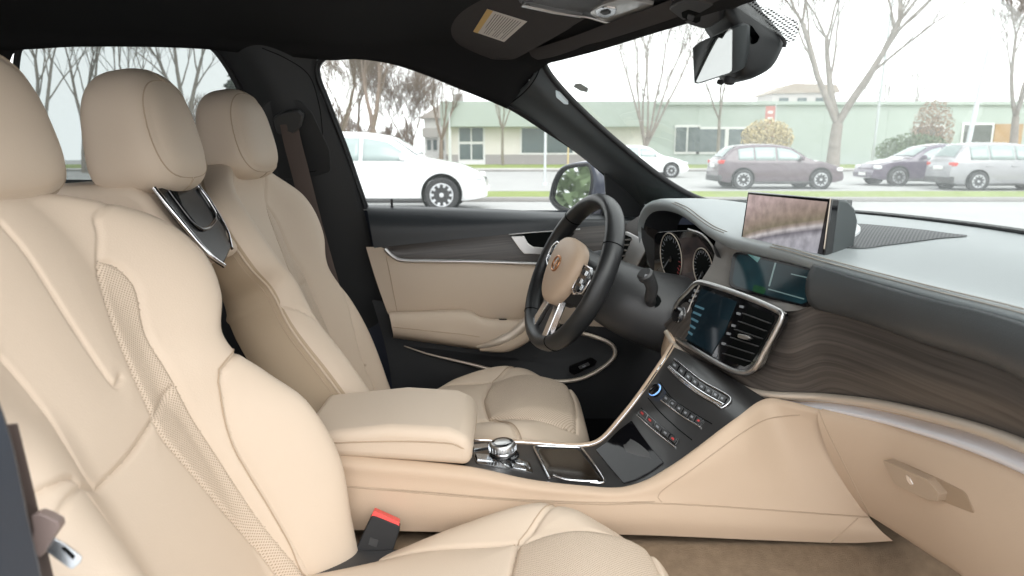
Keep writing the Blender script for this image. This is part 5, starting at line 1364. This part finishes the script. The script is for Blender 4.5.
w = window(914, 945, 125, 150, panes=1, m=M_dk, nm='opening'); window(962, 994, 123, 148, panes=1, m=M_dk, nm='opening')
bbox('timber_door', Bp(994, 130).y, Bp(1022, 130).y, 0, Bp(1000, 124).z, -.05, .12, mat('timber_brown', (.42, .26, .12, 1), .7, var=.2, vscale=1), bld)
# entrance
dr = bbox('entrance_door', Bp(458, 130).y, Bp(485, 130).y, .1, Bp(460, 119).z, -.02, .14, M_bwhite, bld)
for k in range(2):
    a, b = Bp(459.5 + 12.5 * k, 130).y, Bp(470.5 + 12.5 * k, 130).y
    for z0, z1 in ((.5, 1.75), (1.95, 3.05), (3.25, 3.75)): bbox('door_pane', a, b, z0, z1, .14, .18, M_bglass, dr)
bbox('porch_column', Bp(449, 130).y, Bp(452, 130).y, 0, Bp(450, 125).z, .6, .9, M_bwhite, bld)
for k in range(9):
    y = ym + 4 + k * 5.2
    bbox('cladding_joint', y - .03, y + .03, 0.2, zt - .2, .0, .02, M_fas, bld)
# building behind on the right, white house at the left
hb = thing('house', 'hazy house with a low brown roof rising behind the long building', 'building', (gx(95), 38, 0))
def Hp(px, py, d): return U(px, py, X=gx(d))
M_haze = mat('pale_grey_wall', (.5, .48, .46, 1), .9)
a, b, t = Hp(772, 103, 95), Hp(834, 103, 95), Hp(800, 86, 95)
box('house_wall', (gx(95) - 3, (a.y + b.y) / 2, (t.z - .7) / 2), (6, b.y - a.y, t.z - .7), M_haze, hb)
prism('house_roof', [V((gx(95) + .3, a.y - .8, t.z - 1.0)), V((gx(95) + .3, a.y + 2.6, t.z + .3)), V((gx(95) + .3, b.y, t.z + .15)), V((gx(95) + .3, b.y + .6, t.z - .8))], (-1, 0, 0), 6.5, mat('brown_tile', (.34, .29, .24, 1), .8, var=.1, vscale=2), hb)
for k in range(3): box('window', (gx(95) + .05, a.y + 1.5 + k * 2.4, t.z - 2), (.1, 1.2, 1.), M_bglass, hb)
wh = thing('house', 'white house with balcony at the left end of the street', 'building', (gx(70), -7.5, 0))
def Wb(nm, p0, p1, d, dep, m, par): 
    a, b = Hp(p0[0], p0[1], d), Hp(p1[0], p1[1], d)
    return box(nm, (gx(d) - dep / 2, (a.y + b.y) / 2, (a.z + b.z) / 2), (dep, abs(b.y - a.y), abs(a.z - b.z)), m, par)
Wb('house_wall', (424, 118), (449, 165), 70, 6, M_bwhite, wh)
prism('house_roof', [Hp(419, 118, 69.5), Hp(428, 112, 69.5), Hp(440, 104, 69.5), Hp(452, 104, 69.5), Hp(452, 118, 69.5)], (-1, 0, 0), 7, mat('pale_roof', (.55, .5, .47, 1), .8), wh)
Wb('balcony', (422, 128), (438, 137), 69.5, 1, M_haze, wh)
for k, x in enumerate((427, 433, 440)): Wb('window', (x, 140), (x + 4, 150), 69.9, .1, M_bglass, wh)
wa = Wb('brick_wall', (427, 145), (449, 162), 66, .4, mat('russet_brick', (.42, .27, .20, 1), .9, var=.2, vscale=2), None) if False else None
# ------------------------------------------------------------------ cars
M_tyre = mat('tyre_rubber', (.03, .03, .032, 1), .8)
M_rimm = mat('alloy_rim', (.62, .63, .65, 1), .3, metal=.7)
M_cglass = mat('car_window_glass', (.30, .36, .355, 1), .08, spec=.7)
M_tail = mat('red_tail_lamp', (.55, .05, .04, 1), .25)
M_lamp = mat('clear_head_lamp', (.75, .77, .78, 1), .15)
M_amber = mat('amber_lamp', (.7, .2, .05, 1), .3)
M_platew = mat('white_plate', (.8, .8, .78, 1), .5)
PROF = {  # upper outline, (x/L from tail, z), roof part between tail glass and windscreen base
 'hatch': dict(L=4.25, H=1.48, W=1.78, up=[(0, .62), (.008, .95), (.03, 1.02), (.10, 1.30), (.15, 1.42), (.28, 1.48), (.45, 1.475), (.56, 1.40), (.70, 1.03), (.74, .98), (.86, .88), (.95, .74), (.99, .58), (1, .45)], belt=.93, wins=[(.15, .27), (.28, .44), (.455, .63)], glass=(.58, .69), rear=(.035, .13), wheels=(.19, .80)),
 'sedan': dict(L=4.6, H=1.48, W=1.8, up=[(0, .66), (.01, .94), (.04, 1.02), (.12, 1.08), (.24, 1.36), (.33, 1.46), (.45, 1.48), (.55, 1.40), (.70, 1.02), (.74, .97), (.87, .86), (.95, .74), (.99, .58), (1, .45)], belt=.92, wins=[(.23, .33), (.34, .47), (.48, .62)], glass=(.57, .69), rear=(.13, .23), wheels=(.19, .81)),
 'suv': dict(L=4.6, H=1.62, W=1.85, up=[(0, .70), (.008, 1.02), (.03, 1.10), (.08, 1.40), (.12, 1.56), (.25, 1.62), (.47, 1.61), (.57, 1.52), (.71, 1.12), (.75, 1.06), (.88, .98), (.96, .85), (.99, .65), (1, .5)], belt=1.02, wins=[(.13, .26), (.27, .45), (.46, .63)], glass=(.585, .70), rear=(.035, .10), wheels=(.19, .81)),
}
def wheel(parent, c, r, side, spokes=10):
    ax = V((side, 0, 0))
    lathe('tyre', [(r * .66, -.08), (r * .9, -.10), (r, -.07), (r, .07), (r * .9, .10), (r * .66, .09)], c, ax, M_tyre, parent, 40)
    w = lathe('wheel_rim', [(r * .68, .06), (r * .68, .10), (r * .62, .102), (r * .58, .05), (r * .12, .05)], c, ax, M_rimm, parent, 36)
    lathe('wheel_well_disc', [(r * .57, .03), (.01, .03)], c, ax, M_void, w, 24)
    a1 = V((0, 1, 0)); a2 = V((0, 0, 1))
    for k in range(spokes):
        q = 2 * math.pi * k / spokes
        d = a1 * math.cos(q) + a2 * math.sin(q); n = a1 * -math.sin(q) + a2 * math.cos(q)
        prism('spoke', [c + d * r * .10 + n * r * .05 + ax * .06, c + d * r * .62 + n * r * .085 + ax * .075, c + d * r * .62 - n * r * .085 + ax * .075, c + d * r * .10 - n * r * .05 + ax * .06], ax, .02, M_rimm, w, .004, 1)
    lathe('hub_cap', [(r * .14, .05), (r * .13, .10), (.01, .105)], c, ax, M_rimm, w, 18)
    return w
def car(label, x, ytail, hd, kind, paint, sc=1., group=None):
    """hd=+1 faces +Y. ytail: the tail's y. side towards the camera is +X."""
    K = PROF[kind]; L, W = K['L'] * sc, K['W'] * sc
    root = thing('car', label, 'car', (x, ytail + hd * L / 2, 0), group)
    up = smooth_interp([(a, b * sc) for a, b in K['up']]); upl = interp([(a, b * sc) for a, b in K['up']])
    belt = K['belt'] * sc
    def wid(s): return W / 2 * (1 - .16 * abs(2 * s - 1) ** 5 - .05 * abs(2 * s - 1) ** 2)
    def top(s): return float(.6 * upl(s) + .4 * up(s))
    def half(s, z):
        w = wid(s)
        if z <= belt: return w * (1 - .05 * (abs(z - .62 * sc) / (.6 * sc)) ** 2)
        return w * (1 - .05 * .3) - (z - belt) * .42
    rows = []; n = 70
    for i in range(n):
        s = .5 - .5 * math.cos(math.pi * i / (n - 1)); s = .35 * s + .65 * i / (n - 1)
        y = ytail + hd * s * L; zt_ = top(s); zb = (.20 + .10 * (abs(2 * s - 1) ** 8)) * sc
        zt_ = max(zt_, zb + .1)
        sec = []
        for z in (zb, zb + .08 * sc, .4 * sc, .55 * sc, .7 * sc, .82 * sc, belt):
            z = min(z, zt_ - .04); sec.append((half(s, z) - (.04 if z == zb else 0), z))
        ztop = zt_
        for f in (.35, .7, .9): 
            z = max(sec[-1][1], belt + (ztop - belt) * f) if ztop > belt + .05 else min(ztop - .02, belt + .0)
            z = min(z, ztop - .005)
            sec.append((half(s, z) - .02 * f, z))
        sec.append((sec[-1][0] - .10 * sc, ztop)); sec.append((sec[-1][0] * .5, ztop + .02)); 
        full = [V((x + a, y, z)) for a, z in sec] + [V((x, y, ztop + .025))] + [V((x - a, y, z)) for a, z in sec[::-1]]
        rows.append(full)
    body = grid('body', rows, paint, root, cv=False)
    me = body.data; bm = bmesh.new(); bm.from_mesh(me)
    bm.verts.ensure_lookup_table(); C_n = len(rows[0])
    for r in (0, n - 1): bm.faces.new([bm.verts[r * C_n + k] for k in range(C_n)])
    for i in range(n - 1): bm.faces.new([bm.verts[i * C_n], bm.verts[i * C_n + C_n - 1], bm.verts[(i + 1) * C_n + C_n - 1], bm.verts[(i + 1) * C_n]])
    bmesh.ops.recalc_face_normals(bm, faces=bm.faces); bm.to_mesh(me); bm.free()
    me.polygons.foreach_set('use_smooth', [True] * len(me.polygons)); me.set_sharp_from_angle(angle=math.radians(50))
    for sd in (1, -1):
        for (s0, s1) in K['wins']:
            g = []
            for k in range(9):
                s = s0 + (s1 - s0) * k / 8
                zt_ = max(top(s) - .10 * sc, belt + .05); r = []
                for f in (0, .33, .66, 1):
                    z = belt + .03 + (zt_ - belt - .03) * f
                    r.append(V((x + sd * (half(s, z) + .012 - .02 * f), ytail + hd * s * L, z)))
                g.append(r)
            grid('side_window', g, M_cglass, root, solid=.004)
        for s, nm in ((.455, 'door_handle'), (.27, 'door_handle')):
            box(nm, (x + sd * (half(s, .8 * sc) + .012), ytail + hd * L * (s - .01), .84 * sc), (.03, .18, .03), paint, root, .008)
        box('mirror', (x + sd * (W / 2 + .07), ytail + hd * L * .635, belt + .10 * sc), (.20, .12, .15), paint, root, .04)
        sill = [V((x + sd * (wid(s) * .965), ytail + hd * L * s, .22 * sc)) for s in (.26, .5, .73)]
        tube('sill_trim', catmull(sill, 12), .045 * sc, M_plastic, root, k=8)
        for s in K['wheels']:
            yy = ytail + hd * L * s; r = .325 * sc
            lathe('wheel_arch', [(r * 1.18, -.12), (r * 1.18, .012), (r * 1.10, .018), (r * .9, -.02)], V((x + sd * (half(s, .5 * sc) + .02), yy, r + .02)), (sd, 0, 0), M_void, root, 40)
            wheel(root, V((x + sd * (half(s, .33) - .035), yy, r)), r, sd)
    def across(nm, s0, s1, m, lift=.012):
        g = []
        for k in range(7):
            s = s0 + (s1 - s0) * k / 6; zz = top(s) + .03; w = half(s, zz) - .13 * sc
            g.append([V((x + w * q, ytail + hd * s * L - 0, zz + lift - .02 * abs(q) ** 3)) for q in (-1, -.5, 0, .5, 1)])
        return grid(nm, g, m, root)
    across('windscreen', *K['glass'], M_cglass); across('rear_window', *K['rear'], M_cglass)
    for sd in (1, -1):
        yt = ytail + hd * L * .012
        w0 = wid(.02)
        box('tail_lamp', (x + sd * (w0 - .10), yt + hd * .10, .90 * sc), (.24, .26, .13), M_tail, root, .03)
        yf = ytail + hd * L * .955
        box('head_lamp', (x + sd * (wid(.95) - .10), yf, .66 * sc), (.24, .24, .13), M_lamp, root, .04)
        box('fog_lamp', (x + sd * (wid(.97) - .09), ytail + hd * L * .965, .40 * sc), (.14, .12, .12), M_void, root, .03)
    box('number_plate', (x, ytail + hd * L * .999, .42 * sc), (.5, .03, .11), M_platew, root, .004)
    box('number_plate', (x, ytail - hd * .004, .78 * sc), (.5, .03, .11), M_platew, root, .004)
    box('grille', (x, ytail + hd * L * .985, .56 * sc), (.8, .04, .12), M_void, root, .01)
    box('rear_bumper', (x, ytail + hd * .06, .36 * sc), (W * .86, .14, .22), M_plastic, root, .04)
    return root
P_white = mat('white_car_paint', (.78, .79, .80, 1), .18, coat=1.)
P_plum = mat('plum_car_paint', (.105, .072, .088, 1), .22, coat=1.)
P_plum2 = mat('dark_plum_car_paint', (.085, .06, .10, 1), .22, coat=1.)
P_silver = mat('silver_car_paint', (.33, .33, .345, 1), .25, metal=.2, coat=1.)
def yat(px, d): return (px - 512) / F * (d * CT + 1.27 * ST * .5)
d = 14.6; Lw = 4.6 * 1.06
car('white hatchback on the near road seen through the driver window', gx(d + .9), yat(487, d) - 4.25 * 1.10, 1, 'hatch', P_white, 1.10)
d = 23.2
car('plum hatchback parked behind the pop-up screen, tail to the left', gx(d + .9), yat(720, d), 1, 'hatch', P_plum, .98)
d = 25.2
car('dark plum saloon facing left, nose by the leaning lamp post', gx(d + .9), yat(875, d) + 4.6, -1, 'sedan', P_plum2, 1.)
d = 22.2
car('silver estate car cut by the right picture edge', gx(d + .9), yat(955, d), 1, 'suv', P_silver, .92)
d = 33
car('white car half hidden behind the windscreen pillar', gx(d + .9), yat(690, d) - 4.25, 1, 'hatch', P_white, 1.0)
# ------------------------------------------------------------------ trees
def bark(n, c): return mat(n, c, .95, var=.25, vscale=3)
M_bark = bark('grey_brown_bark', (.26, .23, .20, 1)); M_bark2 = bark('russet_twigs', (.22, .17, .14, 1)); M_bark3 = bark('pale_twigs', (.26, .23, .20, 1))
def bare_tree(label, px, d, hpx, r0=.16, m=M_bark, seed=1, split=3, lean=0., depth=5, trunk=.25, spread=.5, group='bare trees along the street', z0=0.):
    if 46 < d < 57.4: z0 = .131
    """hpx: picture row of the top."""
    rnd_ = random.Random(seed)
    c = V((gx(d), yat(px, d), z0))
    H = U(px, hpx, X=gx(d)).z - z0
    root = thing('bare_tree', label, 'tree', c, group)
    tv, tf, bv, bf = [], [], [], []
    def seg(p, q, ra, rb, main):
        vs, fs = (tv, tf) if main else (bv, bf)
        k = 7 if main else (5 if ra > .02 else 3)
        t = (q - p).normalized(); s = t.cross(V((.3, .9, .2))).normalized(); u = s.cross(t)
        b0 = len(vs)
        for pp, rr in ((p, ra), (q, rb)):
            for j in range(k): a = 2 * math.pi * j / k; vs.append(pp + (s * math.cos(a) + u * math.sin(a)) * rr)
        for j in range(k): fs.append((b0 + j, b0 + (j + 1) % k, b0 + k + (j + 1) % k, b0 + k + j))
    def grow(p, d_, ln, r, lev):
        n = 4; main = lev == 0
        for i in range(n):
            d_ = (d_ + V((rnd_.uniform(-1, 1), rnd_.uniform(-1, 1), rnd_.uniform(-.3, .6))) * (.07 if main else .13)).normalized()
            q = p + d_ * ln / n; rb = r * (1 - .12 if not main else .93)
            seg(p, q, r, rb, main); p, r = q, rb
            if lev and lev < depth and i >= (1 if depth < 6 or lev < 3 else 2):
                for _ in range(1 if lev < 3 or depth > 5 else 2):
                    a = V((rnd_.uniform(-1, 1), rnd_.uniform(-1, 1), rnd_.uniform(.0, .8))).normalized()
                    grow(p, (d_ * (1 - spread * .6) + a * spread).normalized(), ln * rnd_.uniform(.45, .68), max(r * .5, .011), lev + 1)
        if lev < depth:
            k = split if lev == 0 else 2
            for i in range(k):
                q_ = 2 * math.pi * (i + rnd_.random() * .4) / k
                a = V((math.cos(q_), math.sin(q_) , .2)).normalized()
                grow(p, (d_ * (1 - spread * .45) + a * spread * (.85 if lev == 0 else .8)).normalized(), H * (1 - trunk) * .62 if lev == 0 else ln * rnd_.uniform(.6, .8), max(r * (.72 if lev == 0 else .66), .012), lev + 1)
    grow(c, V((0, lean, 1)).normalized(), H * trunk, r0, 0)
    link('trunk', tv, tf, m, root, True)
    link('branches', bv, bf, m, root, True)
    return root
T = bare_tree
T('bare forked tree seen in the middle of the windscreen', 833, 41, -60, .40, M_bark, 3, 4, depth=6, trunk=.22, spread=.46)
T('bare many stemmed tree behind the windscreen pillar top', 643, 44, -20, .15, M_bark, 5, 7, depth=6, trunk=.12, spread=.40)
T('slim bare tree just left of the plum hatchback', 717, 50, 30, .14, M_bark3, 8, 3, depth=4, trunk=.35, spread=.34)
T('bare tree at the right edge of the windscreen', 1012, 42, -20, .26, M_bark, 12, 3, depth=5, trunk=.3, spread=.5)
T('slim young tree in front of the cream building wall', 503, 54, 88, .12, M_bark3, 15, 4, depth=3, trunk=.45, spread=.30)
T('slim bare tree at the left end of the building', 441, 57, 82, .20, M_bark2, 18, 4, depth=4, trunk=.3, spread=.34)
T('big forked bare tree above the white hatchback', 374, 50, 20, .34, M_bark2, 21, 2, depth=6, trunk=.26, spread=.46)
T('bare tree left of the big fork above the white hatchback', 340, 58, 40, .22, M_bark2, 24, 3, depth=5, trunk=.2, spread=.45)
T('russet thicket tree behind the white hatchback', 408, 66, 90, .16, M_bark2, 27, 4, depth=5, trunk=.1, spread=.55)
T('russet tree over the white hatchback roof', 360, 66, 60, .2, M_bark2, 30, 4, depth=5, trunk=.12, spread=.5)
T('bare tree at the far left of the rear side window', 44, 34, 0, .2, M_bark, 33, 3, depth=6, trunk=.2, spread=.45)
T('bare tree left of the middle headrest in the rear window', 84, 40, 10, .2, M_bark, 36, 3, depth=6, trunk=.25, spread=.42)
T('bare tree behind the middle headrest', 138, 46, 20, .18, M_bark, 39, 3, depth=6, trunk=.25, spread=.45)
T('bare tree between the middle and driver headrests', 196, 38, 5, .24, M_bark, 42, 3, depth=6, trunk=.3, spread=.42)
T('distant bare crown beside the right lamp post', 905, 85, 80, .2, M_bark3, 45, 4, depth=4, trunk=.3, spread=.55, group='bare trees behind the building')
# conifer, shrubs, hedge
def leafball(name, label, cat, c, rx, ry, rz, m, seed, n=900, leaf=.18, group=None, cone=False, twig=True):
    r_ = random.Random(seed); root = thing(name, label, cat, (c.x, c.y, 0), group)
    vs, fs = [], []
    for i in range(n):
        while True:
            p = V((r_.uniform(-1, 1), r_.uniform(-1, 1), r_.uniform(-1, 1)))
            if .35 < p.length < 1: break
        if cone:
            h = r_.random(); w = (1 - h) * (.75 + .35 * math.sin(h * 40)) ; a = r_.uniform(0, 6.28); q = math.sqrt(r_.random())
            p = V((w * q * math.cos(a), w * q * math.sin(a), 2 * h - 1))
        o = c + V((p.x * rx, p.y * ry, p.z * rz))
        a = V((r_.uniform(-1, 1), r_.uniform(-1, 1), r_.uniform(-1, 1))).normalized(); b = a.cross(V((r_.uniform(-1, 1), r_.uniform(-1, 1), r_.uniform(-1, 1)))).normalized()
        s = leaf * r_.uniform(.6, 1.3); k = len(vs)
        vs += [o - a * s, o + b * s * .5, o + a * s, o - b * s * .5]; fs.append((k, k + 1, k + 2, k + 3))
    link('foliage', vs, fs, m, root, False)
    tube('stem', [V((c.x, c.y, 0)), V((c.x, c.y, c.z + rz * (.9 if cone else .3)))], [.12 if cone else .06, .03], M_bark, root, k=8)
    return root
def leafmat(n, c): return mat(n, c, .8, var=.3, vscale=1.5)
M_ev = leafmat('evergreen_needles', (.06, .085, .06, 1)); M_yel = leafmat('straw_leaves', (.50, .42, .24, 1)); M_bushg = leafmat('bush_leaves', (.13, .18, .09, 1)); M_rus = leafmat('russet_leaves', (.36, .25, .18, 1))
def at(px, py, d): return U(px, py, X=gx(d))
leafball('conifer', 'dark evergreen at the corner of the rear side window', 'tree', at(238, 100, 50), 2.0, 2.0, at(238, 58, 50).z - at(238, 100, 50).z, M_ev, 1, 2600, .28, cone=True)
leafball('shrub', 'straw coloured shrub behind the plum hatchback', 'shrub', at(767, 138, 36), .9, 1.3, .95, M_yel, 2, 3600, .08)
leafball('shrub', 'round green bush left of the dark plum saloon', 'shrub', at(913, 152, 46), 1.4, 2.4, 1.2, M_bushg, 3, 4500, .09)
leafball('shrub', 'russet upright shrub by the dark opening of the building', 'shrub', at(932, 133, 50), .9, 1.5, 2.3, M_rus, 4, 3200, .085)
hd_ = thing('hedge', 'long russet leafless hedge behind the white hatchback', 'hedge', (gx(72), -14, 0)); hd_['kind'] = 'stuff'
r_ = random.Random(9); vs, fs = [], []
for i in range(9000):
    y = r_.uniform(-40, -10); zc = (2.5 + 2.2 * noise.noise(V((y * .18, 3.1, 0)))) * (1.25 if y < -12 else .8)
    o = V((gx(72) + r_.uniform(-1.5, 1.5), y, r_.random() * max(zc, 1.0) * 1.6))
    a = V((r_.uniform(-.5, .5), r_.uniform(-.6, .6), 1)).normalized(); s = r_.uniform(.25, .7); b = V((.3, 1, 0)).normalized() * .045; k = len(vs)
    vs += [o - a * s - b, o - a * s + b, o + a * s]; fs.append((k, k + 1, k + 2))
ho = link('twigs', vs, fs, M_bark2, hd_, False); ho['kind'] = 'stuff'
mh = thing('hedge', 'mixed russet and green hedge reflected in the wing mirror', 'hedge', (-17, -38, 0)); mh['kind'] = 'stuff'
vs, fs, mi = [], [], []
for i in range(5000):
    x = r_.uniform(-34, -3); o = V((x, -38 + r_.uniform(-1.5, 1.5), r_.random() * (5.5 + 3 * noise.noise(V((x * .3, 1, 0))))))
    a = V((r_.uniform(-1, 1), r_.uniform(-.5, .5), r_.uniform(-1, 1))).normalized(); s = r_.uniform(.2, .45); b = a.cross(V((0, 1, .2))).normalized() * s * .6; k = len(vs)
    vs += [o - a * s - b, o - a * s + b, o + a * s]; fs.append((k, k + 1, k + 2)); mi.append(0 if noise.noise(V((x * .25, 7, 0))) > 0 else 1)
ho = link('foliage', vs, fs, [M_rus, M_bushg], mh, False); ho['kind'] = 'stuff'; ho.data.polygons.foreach_set('material_index', mi)
# poles and signs
def pole(name, label, cat, px, d, top_px, r=.07, lamp=False, lean=0., m=None):
    c = V((gx(d), yat(px, d), 0)); t = U(px, top_px, X=gx(d)); t = V((c.x, c.y + lean, t.z))
    root = thing(name, label, cat, c)
    mm = m or MATS['galvanised']
    tube('post', [c, c.lerp(t, .5), t], [r, r * .85, r * .6], mm, root, k=12)
    lathe('base_plate', [(r * 2, 0), (r * 2, .04), (r * 1.2, .10)], c, (0, 0, 1), mm, root, 16)
    if lamp:
        tube('lamp_arm', [t, t + V((0, -.5, .12)), t + V((0, -1.1, .1))], .04, mm, root, k=8)
        prism('lamp_head', [t + V((-.15, -1.0, .05)), t + V((.15, -1.0, .05)), t + V((.15, -1.7, .1)), t + V((-.15, -1.7, .1))], (0, 0, 1), .1, mm, root, .02)
    return root
mat('galvanised', (.55, .58, .59, 1), .5, metal=.2)
pole('lamp_post', 'tall leaning lamp post by the dark plum saloon', 'lamp post', 962, 31, -4, .11, True, .75)
pole('lamp_post', 'thin pale lamp post behind the forked tree', 'lamp post', 872, 48, -50, .09, True, .4)
pole('sign_post', 'thin grey post in front of the entrance window', 'post', 545, 26, 112, .05)
pole('sign_post', 'thin post beside the building entrance door', 'post', 450, 50, 112, .06)
pole('sign_post', 'yellowish short post right of the long window', 'post', 568, 40, 140, .06, m=mat('ochre_post', (.5, .4, .2, 1), .7))
fg = thing('banner', 'red and white upright banner before the green wall', 'banner', (gx(56), at(770, 150, 56).y, 0))
bx0, bx1, bz0, bz1 = at(765, 120, 56).y, at(774.5, 120, 56).y, at(768, 137, 56).z, at(768, 106, 56).z
tube('banner_pole', [V((gx(56), bx1 + .05, 0)), V((gx(56), bx1 + .05, bz1 + .2))], .05, MATS['galvanised'], fg, k=8)
cl = box('banner_cloth', (gx(56), (bx0 + bx1) / 2, (bz0 + bz1) / 2), (.03, bx1 - bx0, bz1 - bz0), mat('banner_red', (.55, .22, .20, 1), .8), fg)
for k in range(4): box('banner_letter', (gx(56) + .02, (bx0 + bx1) / 2, bz0 + (bz1 - bz0) * (.2 + .2 * k)), (.02, (bx1 - bx0) * .5, .2), M_platew, cl)
# ------------------------------------------------------------------ sky, sun, camera
w_ = bpy.data.worlds.new('overcast'); SC.world = w_; w_.use_nodes = True
N, L = w_.node_tree.nodes, w_.node_tree.links
bg = N['Background']
tc = N.new('ShaderNodeTexCoord'); sx = N.new('ShaderNodeSeparateXYZ'); L.new(tc.outputs['Generated'], sx.inputs[0])
nz = N.new('ShaderNodeTexNoise'); nz.inputs['Scale'].default_value = 2.2; nz.inputs['Detail'].default_value = 5; L.new(tc.outputs['Generated'], nz.inputs['Vector'])
cr = N.new('ShaderNodeValToRGB'); cr.color_ramp.elements[0].position = .3; cr.color_ramp.elements[0].color = (.90, .93, .96, 1); cr.color_ramp.elements[1].position = .7; cr.color_ramp.elements[1].color = (1, 1, 1, 1)
L.new(nz.outputs['Fac'], cr.inputs[0]); L.new(cr.outputs[0], bg.inputs[0]); bg.inputs[1].default_value = 1.75
sd = bpy.data.lights.new('veiled_sun', 'SUN'); so = bpy.data.objects.new('veiled_sun', sd); COL.objects.link(so)
sd.energy = 1.6; sd.angle = math.radians(50); sd.color = (1, .97, .93); so.rotation_euler = (math.radians(0), math.radians(48), math.radians(20))
cd = bpy.data.cameras.new('camera'); co = bpy.data.objects.new('camera', cd); COL.objects.link(co)
co.location = CAM; cd.sensor_width = 36; cd.lens = F * 36 / 1024; cd.clip_start = .02; cd.clip_end = 500
co.rotation_euler = (math.radians(90) - TH, 0, math.radians(90))
cd.dof.use_dof = True; cd.dof.focus_distance = 1.45; cd.dof.aperture_fstop = 6.3
SC.camera = co
SC.view_settings.view_transform = 'Standard'
SC.view_settings.look = 'None'; SC.view_settings.gamma = 1; SC.view_settings.use_curve_mapping = False
SC.view_settings.exposure = 0.42
